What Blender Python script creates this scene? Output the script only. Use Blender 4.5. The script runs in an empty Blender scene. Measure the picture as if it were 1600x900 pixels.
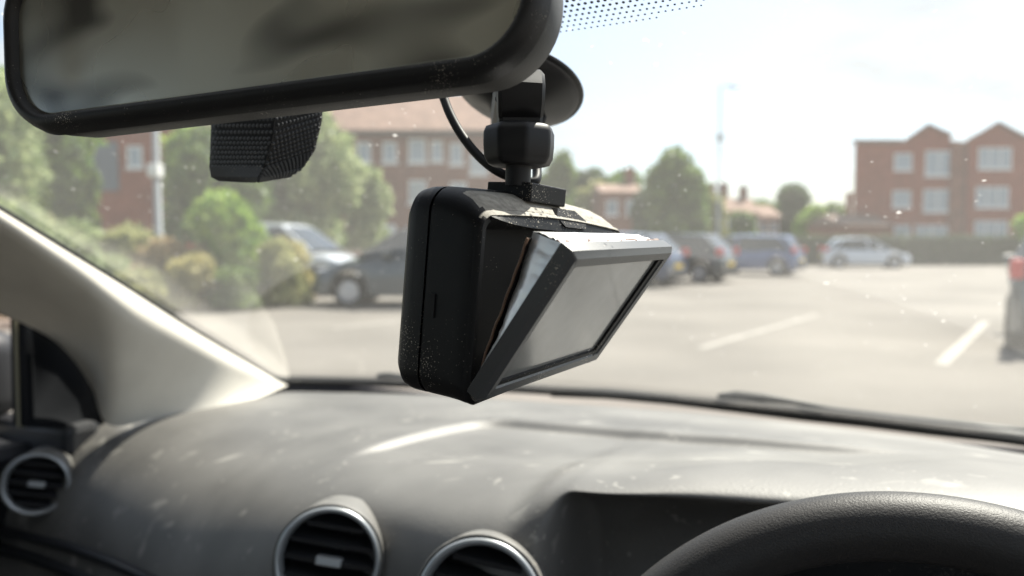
import bpy, bmesh, math, random
import numpy as np
from mathutils import Vector, Matrix
from mathutils import noise as mnoise

R_ = math.radians
scene = bpy.context.scene
COL = scene.collection
CAMZ = 1.2

# ------------------------------------------------------------------ camera
cam_d = bpy.data.cameras.new("camera")
cam = bpy.data.objects.new("camera", cam_d); COL.objects.link(cam)
cam_d.sensor_width = 36; cam_d.lens = 26
cam_d.clip_start = 0.01; cam_d.clip_end = 3000
PITCH = math.atan(70 / 1155.6)
cam.location = (0, 0, CAMZ)
cam.rotation_euler = (math.pi / 2 - PITCH, 0, 0)
cam_d.dof.use_dof = True
cam_d.dof.focus_distance = 0.325
cam_d.dof.aperture_fstop = 6.4
cam_d.dof.aperture_blades = 0
scene.camera = cam

# ------------------------------------------------------------------ light
SUN_AZ, SUN_EL = R_(40), R_(54)      # azimuth to the right of the view, height
scene.world = bpy.data.worlds.new("World")
scene.world.use_nodes = True
wn = scene.world.node_tree; wn.nodes.clear()
wo = wn.nodes.new("ShaderNodeOutputWorld"); bg = wn.nodes.new("ShaderNodeBackground")
sky = wn.nodes.new("ShaderNodeTexSky"); sky.sky_type = 'NISHITA'; sky.sun_disc = False
sky.sun_elevation = SUN_EL; sky.sun_rotation = SUN_AZ
sky.air_density = 1.0; sky.dust_density = 1.5
tc = wn.nodes.new("ShaderNodeTexCoord")
mp = wn.nodes.new("ShaderNodeMapping"); mp.inputs['Scale'].default_value = (1, 1, 2.6); mp.inputs['Location'].default_value = (.35, .1, .15)
nz = wn.nodes.new("ShaderNodeTexNoise"); nz.inputs['Scale'].default_value = 4.6; nz.inputs['Detail'].default_value = 8; nz.inputs['Roughness'].default_value = .55
cr = wn.nodes.new("ShaderNodeValToRGB"); cr.color_ramp.elements[0].position = .47; cr.color_ramp.elements[1].position = .64
mx = wn.nodes.new("ShaderNodeMixRGB"); mx.inputs[2].default_value = (4.1, 4.2, 4.3, 1)
cr.color_ramp.elements[0].color = (.22, .22, .22, 1)
wn.links.new(tc.outputs['Generated'], mp.inputs[0]); wn.links.new(mp.outputs[0], nz.inputs['Vector'])
wn.links.new(nz.outputs['Fac'], cr.inputs[0]); wn.links.new(cr.outputs[0], mx.inputs[0])
wn.links.new(sky.outputs[0], mx.inputs[1]); wn.links.new(mx.outputs[0], bg.inputs[0])
bg.inputs[1].default_value = 0.085
wn.links.new(bg.outputs[0], wo.inputs[0])

sun_d = bpy.data.lights.new("sun", 'SUN'); sun_d.energy = 4.6; sun_d.angle = R_(.5); sun_d.color = (1, .94, .84)
sun = bpy.data.objects.new("sun", sun_d); COL.objects.link(sun)
sdir = Vector((math.sin(SUN_AZ) * math.cos(SUN_EL), math.cos(SUN_AZ) * math.cos(SUN_EL), math.sin(SUN_EL)))
sun.rotation_euler = sdir.to_track_quat('Z', 'Y').to_euler()
sun.location = (20, 20, 40)

scene.view_settings.view_transform = 'Standard'
scene.view_settings.look = 'None'
scene.view_settings.exposure = 1.3
scene.view_settings.gamma = 1
scene.cycles.use_denoising = True
scene.cycles.max_bounces = 8
scene.cycles.transparent_max_bounces = 12
scene.cycles.sample_clamp_indirect = 6
scene.cycles.caustics_reflective = False
scene.cycles.caustics_refractive = False

# ------------------------------------------------------------------ helpers
F_PX = 1155.6
_F = Vector((0, math.cos(PITCH), -math.sin(PITCH))); _U = Vector((0, math.sin(PITCH), math.cos(PITCH)))
def P(px, py, Y):
    """point of the place seen at photo pixel (px,py) at forward distance Y"""
    d = _F + Vector((1, 0, 0)) * ((px - 800) / F_PX) + _U * ((450 - py) / F_PX)
    return Vector((0, 0, CAMZ)) + d * (Y / d.y)
YAW = R_(24)
CR = Vector((math.cos(YAW), -math.sin(YAW), 0)); CF = Vector((math.sin(YAW), math.cos(YAW), 0))
def C(r, u, z):                       # our car: right, forward, height relative to the eye
    return CR * r + CF * u + Vector((0, 0, CAMZ + z))
def toC(p):
    q = Vector(p) - Vector((0, 0, CAMZ)); return q.dot(CR), q.dot(CF), q.z
def ub(r): return 1.095 - .3 * (r + .24) ** 2
def glass_pt(r, s, off=0.0): return C(r, ub(r) - s + off * .447, -.235 + .5 * s + off * .894)
def ray_fn(px, py, fn, a=.1, b=3.0):
    for _ in range(50):
        m = (a + b) / 2
        if fn(*toC(P(px, py, m))) < 0: a = m
        else: b = m
    return P(px, py, (a + b) / 2)
def on_glass(px, py, off=0.0):        # where the sight line meets the windscreen
    return ray_fn(px, py, lambda r, u, z: z - (-.235 + .5 * (ub(r) - u)) - off)
def on_side(px, py, rp=-.9):
    return ray_fn(px, py, lambda r, u, z: rp - r, .1, 4)

class MB:
    def __init__(s): s.v = []; s.f = []; s.m = []
    def add(s, vs, fs, mi=0):
        o = len(s.v); s.v += [tuple(v) for v in vs]; s.f += [tuple(i + o for i in f) for f in fs]; s.m += [mi] * len(fs); return s
    def box(s, x0, x1, y0, y1, z0, z1, M=None, mi=0):
        vs = [Vector((x, y, z)) for z in (z0, z1) for y in (y0, y1) for x in (x0, x1)]
        if M: vs = [M @ v for v in vs]
        return s.add(vs, [(0, 2, 3, 1), (4, 5, 7, 6), (0, 1, 5, 4), (2, 6, 7, 3), (0, 4, 6, 2), (1, 3, 7, 5)], mi)
    def rings(s, rings, closed=True, cap0=False, cap1=False, mi=0):
        n = len(rings[0]); o = 0; vs = [p for r in rings for p in r]; fs = []
        for k in range(len(rings) - 1):
            for i in range(n if closed else n - 1):
                j = (i + 1) % n
                fs.append((k * n + i, k * n + j, (k + 1) * n + j, (k + 1) * n + i))
        if cap0: fs.append(tuple(range(n))[::-1])
        if cap1: fs.append(tuple((len(rings) - 1) * n + i for i in range(n)))
        return s.add(vs, fs, mi)
    def tube(s, pts, r, n=10, cap=True, mi=0):
        pts = [Vector(p) for p in pts]; rs = r if isinstance(r, (list, tuple)) else [r] * len(pts)
        rg = []; prev = None
        for i, p in enumerate(pts):
            t = (pts[min(i + 1, len(pts) - 1)] - pts[max(i - 1, 0)]).normalized()
            a = t.cross(Vector((0, 0, 1)) if abs(t.z) < .95 else Vector((1, 0, 0))) if prev is None else (prev - t * prev.dot(t))
            a.normalize(); b = t.cross(a); prev = a
            rg.append([p + (a * math.cos(2 * math.pi * k / n) + b * math.sin(2 * math.pi * k / n)) * rs[i] for k in range(n)])
        return s.rings(rg, True, cap, cap, mi)
    def lathe(s, prof, M=None, n=48, cap0=False, cap1=False, mi=0):
        rg = []
        for (r, h) in prof:
            g = [Vector((r * math.cos(2 * math.pi * k / n), r * math.sin(2 * math.pi * k / n), h)) for k in range(n)]
            rg.append([M @ p for p in g] if M else g)
        return s.rings(rg, True, cap0, cap1, mi)
    def build(s, name, mat, parent=None, smooth=False, bevel=0, kind=None, fix=True):
        me = bpy.data.meshes.new(name); me.from_pydata(s.v, [], s.f)
        mats = mat if isinstance(mat, (list, tuple)) else [mat]
        for m in mats: me.materials.append(m)
        if len(mats) > 1: me.polygons.foreach_set('material_index', s.m)
        if fix:
            bm = bmesh.new(); bm.from_mesh(me); bmesh.ops.recalc_face_normals(bm, faces=bm.faces); bm.to_mesh(me); bm.free()
        if smooth:
            me.polygons.foreach_set('use_smooth', [True] * len(me.polygons))
        o = bpy.data.objects.new(name, me); COL.objects.link(o)
        if smooth and smooth is not True:
            me.set_sharp_from_angle(angle=R_(smooth))
        if bevel:
            md = o.modifiers.new('bevel', 'BEVEL'); md.width = bevel; md.segments = 2; md.limit_method = 'ANGLE'
        if parent is not None: o.parent = parent
        if kind: o['kind'] = kind
        return o
def tag(o, label=None, cat=None, group=None, kind=None):
    if label: o['label'] = label
    if cat: o['category'] = cat
    if group: o['group'] = group
    if kind: o['kind'] = kind
    return o
def empty(name, loc, rz=0, M=None):
    o = bpy.data.objects.new(name, None); COL.objects.link(o); o.empty_display_size = .1
    if M is not None: o.rotation_euler = M.to_euler()
    else: o.rotation_euler = (0, 0, rz)
    o.location = loc
    return o
def frame_z(loc, zdir, up=Vector((0, 0, 1))):
    z = Vector(zdir).normalized(); x = up.cross(z).normalized(); y = z.cross(x)
    M = Matrix((x, y, z)).transposed().to_4x4(); M.translation = loc; return M
def children(o): return [c for c in bpy.data.objects if c.parent is o]
def copy_tree(o, parent=None):
    c = o.copy(); COL.objects.link(c); c.parent = parent
    for ch in children(o): copy_tree(ch, c)
    return c
def rrect(x0, x1, z0, z1, r, b, n=7, arch=0):
    pts = []
    for cx, cz, a0 in ((x1 - r, z1 - r, 0), (x0 + r, z1 - r, 90), (x0 + r, z0 + r, 180), (x1 - r, z0 + r, 270)):
        for k in range(n):
            a = R_(a0 + 90 * k / (n - 1)); pts.append([cx + r * math.cos(a), b, cz + r * math.sin(a)])
        if a0 == 0 and arch:
            for k in range(1, 8): pts.append([x1 - r + (x0 - x1 + 2 * r) * k / 8, b, z1])
    if arch:
        for p in pts:
            if p[2] > (z0 + z1) / 2:
                t = (p[0] - x0) / (x1 - x0) * 2 - 1; p[2] += arch * (1 - t * t) * min(1, (p[2] - (z0 + z1) / 2) / ((z1 - z0) / 2))
    return [Vector(p) for p in pts]

# ------------------------------------------------------------------ materials
def mat(name, col, rough=.5, spec=.5, metal=0, var=0, vscale=5, bump=0, bscale=200, dust=0, dscale=900, coat=0, bdist=.001, dcol=(.55, .5, .42)):
    m = bpy.data.materials.new(name); m.use_nodes = True; nt = m.node_tree; b = nt.nodes['Principled BSDF']
    b.inputs['Base Color'].default_value = (*col, 1); b.inputs['Roughness'].default_value = rough
    b.inputs['Specular IOR Level'].default_value = spec; b.inputs['Metallic'].default_value = metal
    b.inputs['Coat Weight'].default_value = coat
    t = nt.nodes.new('ShaderNodeTexCoord'); last = None
    if var:
        n = nt.nodes.new('ShaderNodeTexNoise'); n.inputs['Scale'].default_value = vscale; n.inputs['Detail'].default_value = 6
        nt.links.new(t.outputs['Object'], n.inputs['Vector'])
        r = nt.nodes.new('ShaderNodeValToRGB'); r.color_ramp.elements[0].position = .3; r.color_ramp.elements[1].position = .7
        r.color_ramp.elements[0].color = (*[c * (1 - var) for c in col], 1); r.color_ramp.elements[1].color = (*[min(1, c * (1 + var)) for c in col], 1)
        nt.links.new(n.outputs['Fac'], r.inputs[0]); last = r.outputs[0]; nt.links.new(last, b.inputs['Base Color'])
    if dust:
        n = nt.nodes.new('ShaderNodeTexNoise'); n.inputs['Scale'].default_value = dscale; n.inputs['Detail'].default_value = 3
        n2 = nt.nodes.new('ShaderNodeTexNoise'); n2.inputs['Scale'].default_value = dscale / 40
        nt.links.new(t.outputs['Object'], n.inputs['Vector']); nt.links.new(t.outputs['Object'], n2.inputs['Vector'])
        ad = nt.nodes.new('ShaderNodeMath'); ad.operation = 'MULTIPLY_ADD'; nt.links.new(n2.outputs['Fac'], ad.inputs[0]); ad.inputs[1].default_value = .5; nt.links.new(n.outputs['Fac'], ad.inputs[2])
        r = nt.nodes.new('ShaderNodeValToRGB'); r.color_ramp.elements[0].position = 1.0 - dust * .3; r.color_ramp.elements[1].position = min(1, 1.06 - dust * .3)
        nt.links.new(ad.outputs[0], r.inputs[0])
        mxx = nt.nodes.new('ShaderNodeMixRGB'); mxx.inputs[2].default_value = (*dcol, 1)
        if last: nt.links.new(last, mxx.inputs[1])
        else: mxx.inputs[1].default_value = (*col, 1)
        nt.links.new(r.outputs[0], mxx.inputs[0]); nt.links.new(mxx.outputs[0], b.inputs['Base Color'])
    if bump:
        n = nt.nodes.new('ShaderNodeTexNoise'); n.inputs['Scale'].default_value = bscale; n.inputs['Detail'].default_value = 4
        nt.links.new(t.outputs['Object'], n.inputs['Vector'])
        bp = nt.nodes.new('ShaderNodeBump'); bp.inputs['Strength'].default_value = bump; bp.inputs['Distance'].default_value = bdist
        nt.links.new(n.outputs['Fac'], bp.inputs['Height']); nt.links.new(bp.outputs[0], b.inputs['Normal'])
    return m
M = {}
M['cam_plastic'] = mat('camera_plastic', (.007, .0075, .0085), .5, .3, bump=.25, bscale=1500, dust=.2, dscale=1300, bdist=.0003)
M['cam_top'] = mat('dusty_sunlit_camera_plastic', (.32, .30, .26), .75, .4, var=.3, vscale=300, bump=.4, bscale=1800, dust=.3, dscale=2500, bdist=.0004)  # pale dust plus the sunlit look of the chamfer, both in the colour
M['black_plain'] = mat('matt_black_plastic', (.009, .009, .010), .5, .35, bump=.1, bscale=900, bdist=.0002)
M['black_gloss'] = mat('gloss_black_plastic', (.02, .02, .02), .22, .5)
M['flap'] = mat('flap_plastic', (.08, .083, .086), .38, .5, bump=.1, bscale=1500, dust=.1, dscale=1400, bdist=.0002)
M['cavity'] = mat('dark_cavity', (.008, .008, .009), .55, .3, dust=.08, dscale=1300)
M['foil'] = mat('silver_foil', (.82, .82, .82), .3, .5, metal=.55, bump=.35, bscale=60, bdist=.002)
M['copper'] = mat('brown_film', (.2, .12, .08), .35, .5, bump=.3, bscale=200)
M['mir_plastic'] = mat('mirror_plastic', (.014, .014, .015), .5, .45, bump=.35, bscale=1100, dust=.1, dscale=1500, bdist=.0003)
M['dash'] = mat('dashboard_plastic', (.128, .124, .116), .55, .65, var=.3, vscale=9, bump=.35, bscale=420, dust=.03, dscale=260, bdist=.0006, dcol=(.3, .28, .25))
M['dash_dark'] = mat('dark_dashboard_plastic', (.022, .023, .026), .5, .4, bump=.3, bscale=500, bdist=.0004)
M['leather'] = mat('wheel_leather', (.03, .028, .027), .5, .42, bump=.5, bscale=1000, bdist=.0005)
M['ring'] = mat('satin_silver_ring', (.45, .47, .48), .38, .5, metal=.6)
M['slat'] = mat('vent_plastic', (.02, .021, .023), .4, .5)
M['cream'] = mat('cream_trim', (.68, .65, .58), .9, .15, var=.05, vscale=20, bump=.3, bscale=800, bdist=.0004)
M['headliner'] = mat('headliner_cloth', (.5, .47, .4), .95, .1, bump=.4, bscale=900, bdist=.0005)
M['rubber'] = mat('rubber', (.015, .016, .017), .6, .35)
M['wiper'] = mat('wiper_plastic', (.03, .034, .036), .5, .4)
M['sail'] = mat('sail_plastic', (.008, .009, .011), .85, .12)
M['seatcloth'] = mat('seat_cloth', (.05, .05, .055), .95, .1)

def scuffed(m):
    # light scuffs and dried marks on the dashboard skin, each with its own shape
    nt = m.node_tree; b = nt.nodes['Principled BSDF']; t = nt.nodes.new('ShaderNodeTexCoord')
    src = b.inputs['Base Color'].links[0].from_socket
    for sc, st, rad, thr, amt in ((14, (1, 1, 1), .24, .5, .38), (9, (1, 3.4, 3), .2, .5, .34), (30, (1, 1, 1), .22, .6, .34), (2.2, (1, 2, 1), .5, .35, .16)):
        mp = nt.nodes.new('ShaderNodeMapping'); mp.inputs['Scale'].default_value = st; mp.inputs['Rotation'].default_value = (0, 0, .6)
        nt.links.new(t.outputs['Object'], mp.inputs[0])
        nz_ = nt.nodes.new('ShaderNodeTexNoise'); nz_.inputs['Scale'].default_value = sc * 1.7; nt.links.new(mp.outputs[0], nz_.inputs['Vector'])
        va = nt.nodes.new('ShaderNodeMixRGB'); va.blend_type = 'ADD'; va.inputs[0].default_value = .09; nt.links.new(mp.outputs[0], va.inputs[1]); nt.links.new(nz_.outputs['Color'], va.inputs[2])
        v = nt.nodes.new('ShaderNodeTexVoronoi'); v.inputs['Scale'].default_value = sc; nt.links.new(va.outputs[0], v.inputs['Vector'])
        a = nt.nodes.new('ShaderNodeMapRange'); nt.links.new(v.outputs['Distance'], a.inputs[0]); a.inputs[1].default_value = rad; a.inputs[2].default_value = rad * .3; a.inputs[3].default_value = 0; a.inputs[4].default_value = amt
        g_ = nt.nodes.new('ShaderNodeSeparateColor'); nt.links.new(v.outputs['Color'], g_.inputs[0])
        k = nt.nodes.new('ShaderNodeMath'); k.operation = 'GREATER_THAN'; k.inputs[1].default_value = thr; nt.links.new(g_.outputs[0], k.inputs[0])
        k2 = nt.nodes.new('ShaderNodeMath'); k2.operation = 'MULTIPLY'; nt.links.new(k.outputs[0], k2.inputs[0]); nt.links.new(a.outputs[0], k2.inputs[1])
        mx_ = nt.nodes.new('ShaderNodeMixRGB'); mx_.inputs[2].default_value = (.5, .48, .43, 1); nt.links.new(k2.outputs[0], mx_.inputs[0]); nt.links.new(src, mx_.inputs[1]); src = mx_.outputs[0]
    nt.links.new(src, b.inputs['Base Color'])
scuffed(M['dash'])
def glass_dirty():
    m = bpy.data.materials.new('windscreen_glass'); m.use_nodes = True; nt = m.node_tree; nt.nodes.clear()
    out = nt.nodes.new('ShaderNodeOutputMaterial')
    tr = nt.nodes.new('ShaderNodeBsdfTransparent'); tr.inputs[0].default_value = (.93, .955, .94, 1)
    tl = nt.nodes.new('ShaderNodeBsdfTranslucent'); tl.inputs[0].default_value = (.86, .86, .82, 1)
    df = nt.nodes.new('ShaderNodeBsdfDiffuse'); df.inputs[0].default_value = (.6, .6, .58, 1)
    md = nt.nodes.new('ShaderNodeMixShader'); md.inputs[0].default_value = .25
    nt.links.new(tl.outputs[0], md.inputs[1]); nt.links.new(df.outputs[0], md.inputs[2])
    t = nt.nodes.new('ShaderNodeTexCoord')
    def N(sc, det=4, src='UV'):
        n = nt.nodes.new('ShaderNodeTexNoise'); n.inputs['Scale'].default_value = sc; n.inputs['Detail'].default_value = det
        nt.links.new(t.outputs[src], n.inputs['Vector']); return n
    def MT(op, a, b, c=None):
        n = nt.nodes.new('ShaderNodeMath'); n.operation = op
        for i, x in enumerate((a, b, c)):
            if x is None: continue
            if isinstance(x, (int, float)): n.inputs[i].default_value = x
            else: nt.links.new(x, n.inputs[i])
        return n.outputs[0]
    # even film of dust, broad clouding
    base = MT('MULTIPLY_ADD', N(6).outputs['Fac'], .030, .012)
    # unwiped corner on the passenger side: outside the wiper's arc (UV = r, s)
    sep = nt.nodes.new('ShaderNodeSeparateXYZ'); nt.links.new(t.outputs['UV'], sep.inputs[0])
    dx = MT('SUBTRACT', sep.outputs[0], WIPE[0]); dy = MT('SUBTRACT', sep.outputs[1], WIPE[1])
    dist = MT('SQRT', MT('ADD', MT('MULTIPLY', dx, dx), MT('MULTIPLY', dy, dy)), 0)
    edge = nt.nodes.new('ShaderNodeMapRange'); edge.interpolation_type = 'SMOOTHSTEP'
    nt.links.new(dist, edge.inputs[0]); edge.inputs[1].default_value = WIPE[2] - .004; edge.inputs[2].default_value = WIPE[2] + .004
    base = MT('ADD', base, MT('MULTIPLY', edge.outputs[0], .045))
    # dust specks and small dried drops
    wob = nt.nodes.new('ShaderNodeTexNoise'); wob.inputs['Scale'].default_value = 240; wob.inputs['Detail'].default_value = 3; nt.links.new(t.outputs['UV'], wob.inputs['Vector'])
    wuv = nt.nodes.new('ShaderNodeMixRGB'); wuv.blend_type = 'ADD'; wuv.inputs[0].default_value = .006; nt.links.new(t.outputs['UV'], wuv.inputs[1]); nt.links.new(wob.outputs['Color'], wuv.inputs[2])
    for sc, rad, amp, thr in ((75, .10, .55, .74), (34, .07, .6, .72), (160, .14, .35, .7)):
        v = nt.nodes.new('ShaderNodeTexVoronoi'); v.inputs['Scale'].default_value = sc; nt.links.new(wuv.outputs[0], v.inputs['Vector'])
        a = nt.nodes.new('ShaderNodeMapRange'); nt.links.new(v.outputs['Distance'], a.inputs[0]); a.inputs[1].default_value = rad; a.inputs[2].default_value = rad * .4
        a.inputs[3].default_value = 0; a.inputs[4].default_value = 1
        g = nt.nodes.new('ShaderNodeSeparateColor'); nt.links.new(v.outputs['Color'], g.inputs[0])
        k = MT('GREATER_THAN', g.outputs[0], thr)
        base = MT('ADD', base, MT('MULTIPLY', MT('MULTIPLY', a.outputs[0], k), amp))
    base = MT('MINIMUM', base, .8)
    mx1 = nt.nodes.new('ShaderNodeMixShader'); nt.links.new(base, mx1.inputs[0]); nt.links.new(tr.outputs[0], mx1.inputs[1]); nt.links.new(md.outputs[0], mx1.inputs[2])
    gl = nt.nodes.new('ShaderNodeBsdfGlossy'); gl.inputs['Roughness'].default_value = .03
    fr = nt.nodes.new('ShaderNodeFresnel'); fr.inputs[0].default_value = 1.35
    mx2 = nt.nodes.new('ShaderNodeMixShader')
    nt.links.new(fr.outputs[0], mx2.inputs[0]); nt.links.new(mx1.outputs[0], mx2.inputs[1]); nt.links.new(gl.outputs[0], mx2.inputs[2])
    nt.links.new(mx2.outputs[0], out.inputs[0]); return m
# wiper arc: circle through glass points seen at the two ends of the visible wiped edge
def _rs(px, py):
    r, u, z = toC(on_glass(px, py)); return r, ub(r) - u
_a, _b = _rs(402, 470), _rs(436, 585)
_d = Vector((_b[0] - _a[0], _b[1] - _a[1])); _n = Vector((-_d.y, _d.x)).normalized()
if _n.x < 0: _n = -_n
_c = (Vector(_a) + Vector(_b)) / 2 + _n * .55
WIPE = (_c.x, _c.y, (Vector(_a) - _c).length)
M['glass'] = glass_dirty()

def mirror_mat():
    m = bpy.data.materials.new('mirror_glass'); m.use_nodes = True; nt = m.node_tree; b = nt.nodes['Principled BSDF']
    b.inputs['Base Color'].default_value = (.40, .39, .32, 1); b.inputs['Metallic'].default_value = .7; b.inputs['Roughness'].default_value = .1
    t = nt.nodes.new('ShaderNodeTexCoord'); n = nt.nodes.new('ShaderNodeTexNoise'); n.inputs['Scale'].default_value = 14; n.inputs['Detail'].default_value = 2
    n.inputs['Distortion'].default_value = .3
    nt.links.new(t.outputs['Object'], n.inputs['Vector'])
    mr = nt.nodes.new('ShaderNodeMapRange'); nt.links.new(n.outputs['Fac'], mr.inputs[0]); mr.inputs[1].default_value = .3; mr.inputs[2].default_value = .75; mr.inputs[3].default_value = .14; mr.inputs[4].default_value = .42
    nt.links.new(mr.outputs[0], b.inputs['Roughness'])
    mp_ = nt.nodes.new('ShaderNodeMapping'); mp_.inputs['Scale'].default_value = (9, 9, 22); mp_.inputs['Rotation'].default_value = (0, .5, 0); nt.links.new(t.outputs['Object'], mp_.inputs[0])
    n3 = nt.nodes.new('ShaderNodeTexNoise'); n3.inputs['Scale'].default_value = 1.4; n3.inputs['Detail'].default_value = 1; n3.inputs['Distortion'].default_value = .5; nt.links.new(mp_.outputs[0], n3.inputs['Vector'])
    c3 = nt.nodes.new('ShaderNodeValToRGB'); c3.color_ramp.elements[0].position = .33; c3.color_ramp.elements[1].position = .52
    c3.color_ramp.elements[0].color = (.13, .13, .12, 1); c3.color_ramp.elements[1].color = (.60, .60, .52, 1); nt.links.new(n3.outputs['Fac'], c3.inputs[0]); nt.links.new(c3.outputs[0], b.inputs['Base Color'])  # blurred dark reflections and smears painted into the base colour
    return m
M['mirror'] = mirror_mat()
M['screen'] = mat('screen_glass', (.27, .275, .265), .2, .9, var=.22, vscale=30, coat=.3, bump=.02, bscale=30, bdist=.001)

# ================================================================== OUTSIDE
def asphalt():
    m = mat('asphalt', (.195, .18, .16), .9, .3, var=.24, vscale=.35, bump=.5, bscale=60, bdist=.01)
    return m
M['asphalt'] = asphalt()
M['paint'] = mat('road_paint', (.34, .32, .29), .8, .3, var=.3, vscale=5)
M['brick'] = mat('red_brick', (.25, .08, .05), .9, .2, var=.2, vscale=1.2, bump=.4, bscale=12)
M['brick2'] = mat('brown_brick', (.2, .09, .062), .9, .2, var=.25, vscale=1.5)
M['tile_roof'] = mat('roof_tiles', (.23, .15, .115), .85, .3, var=.25, vscale=2)
M['tile_dark'] = mat('dark_roof_tiles', (.16, .11, .09), .85, .3, var=.25, vscale=2)
M['white_frame'] = mat('white_window_frame', (.75, .75, .73), .5, .4)
M['pane'] = mat('window_pane', (.28, .33, .38), .12, .8)
M['soil'] = mat('soil', (.09, .065, .045), 1, .1, var=.3, vscale=5)
M['kerb'] = mat('kerb_stone', (.33, .27, .23), .9, .2, var=.1, vscale=4)
M['bark'] = mat('bark', (.09, .065, .045), .95, .1, var=.3, vscale=8)
M['pole'] = mat('galvanised_pole', (.35, .37, .38), .5, .5, metal=.3)
M['tyre'] = mat('tyre_rubber', (.018, .018, .018), .8, .3)
M['rim'] = mat('alloy_rim', (.5, .5, .52), .35, .5, metal=.7)
M['carglass'] = mat('car_glass', (.02, .028, .03), .06, .9)
M['red_lamp'] = mat('red_lamp_lens', (.55, .02, .02), .15, .7)
M['clear_lamp'] = mat('clear_lamp_lens', (.7, .72, .75), .12, .8)
M['plate_yellow'] = mat('yellow_plate', (.8, .55, .06), .4, .4)
M['hedge_wall'] = mat('dark_fence_boards', (.075, .075, .055), .9, .2, var=.3, vscale=3)

def leaf(name, col, col2):
    m = bpy.data.materials.new(name); m.use_nodes = True; nt = m.node_tree; nt.nodes.clear()
    out = nt.nodes.new('ShaderNodeOutputMaterial'); b = nt.nodes.new('ShaderNodeBsdfPrincipled'); b.inputs['Roughness'].default_value = .6
    tl = nt.nodes.new('ShaderNodeBsdfTranslucent'); mxs = nt.nodes.new('ShaderNodeMixShader'); mxs.inputs[0].default_value = .4
    oi = nt.nodes.new('ShaderNodeNewGeometry'); r = nt.nodes.new('ShaderNodeValToRGB')
    r.color_ramp.elements[0].color = (*col, 1); r.color_ramp.elements[1].color = (*col2, 1)
    tcx = nt.nodes.new('ShaderNodeTexCoord'); nn_ = nt.nodes.new('ShaderNodeTexNoise'); nn_.inputs['Scale'].default_value = 2.6; nn_.inputs['Detail'].default_value = 3
    nt.links.new(tcx.outputs['Object'], nn_.inputs['Vector']); ma = nt.nodes.new('ShaderNodeMapRange'); nt.links.new(nn_.outputs['Fac'], ma.inputs[0]); ma.inputs[1].default_value = .38; ma.inputs[2].default_value = .62; ma.inputs[3].default_value = -.35; ma.inputs[4].default_value = .55
    mm_ = nt.nodes.new('ShaderNodeMath'); mm_.operation = 'MULTIPLY_ADD'; nt.links.new(oi.outputs['Random Per Island'], mm_.inputs[0]); mm_.inputs[1].default_value = .8; nt.links.new(ma.outputs[0], mm_.inputs[2])
    nt.links.new(mm_.outputs[0], r.inputs[0])
    nt.links.new(r.outputs[0], b.inputs['Base Color']); nt.links.new(r.outputs[0], tl.inputs[0])
    nt.links.new(b.outputs[0], mxs.inputs[1]); nt.links.new(tl.outputs[0], mxs.inputs[2]); nt.links.new(mxs.outputs[0], out.inputs[0])
    return m
M['leaf_bright'] = leaf('bright_leaves', (.11, .24, .02), (.42, .56, .10))
M['leaf_green'] = leaf('green_leaves', (.05, .11, .025), (.22, .32, .07))
M['leaf_dark'] = leaf('dark_leaves', (.035, .065, .025), (.1, .15, .055))
M['leaf_olive'] = leaf('olive_leaves', (.16, .18, .06), (.5, .5, .22))
M['leaf_gold'] = leaf('gold_leaves', (.26, .24, .08), (.6, .54, .24))
M['leaf_rust'] = leaf('rusty_leaves', (.2, .14, .05), (.46, .34, .17))
M['leaf_pale'] = leaf('pale_leaves', (.17, .24, .09), (.46, .52, .26))

# ground
g = MB(); g.add([(-900, -300, 0), (900, -300, 0), (900, 1600, 0), (-900, 1600, 0)], [(0, 1, 2, 3)])
tag(g.build('asphalt_ground', M['asphalt']), 'pale sunlit asphalt surface of the car park', 'ground', kind='structure')
def line(p0, p1, w=.1, z=.004):
    a = Vector(P(*p0, 1)); 
def gnd(px, py):
    d = P(px, py, 1) - Vector((0, 0, CAMZ)); t = CAMZ / -d.z; return Vector((0, 0, CAMZ)) + d * t
def gline(a, b, w, name='bay_line', label=None):
    a = Vector(a); b = Vector(b); d = (b - a).normalized(); n = Vector((-d.y, d.x, 0)) * w / 2; z = Vector((0, 0, .004))
    rnd = random.Random(int(a.x * 100)); L = (b - a).length; k = int(L / .25); mb = MB()
    ls = []; 
    for i in range(k + 1):
        p = a + d * (L * i / k); j = 1 + rnd.uniform(-.14, .1); ls.append((p + n * j + z, p - n * j + z))
    mb.add([q for pr in ls for q in pr], [(2 * i, 2 * i + 1, 2 * i + 3, 2 * i + 2) for i in range(k)])
    o = mb.build(name, M['paint']); o['kind'] = 'structure'; o['label'] = label; o['category'] = 'road marking'; return o
BAY = Vector((.6, .8, 0))
l1 = gnd(1470, 570)
gline(l1, l1 + BAY * 5, .13, label='white bay line on the right beside the dark hatchback')
l2 = gnd(1092, 545)
gline(l2, l2 + BAY * 5, .11, label='faint white bay line right of the dashcam screen')
l3 = l2 + Vector((-.8 * 4.9, .6 * 4.9, 0)) - BAY * 1.2
gline(l3, l3 + BAY * 4.2, .1, label='worn white bay line on the left in front of the grey car')

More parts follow.
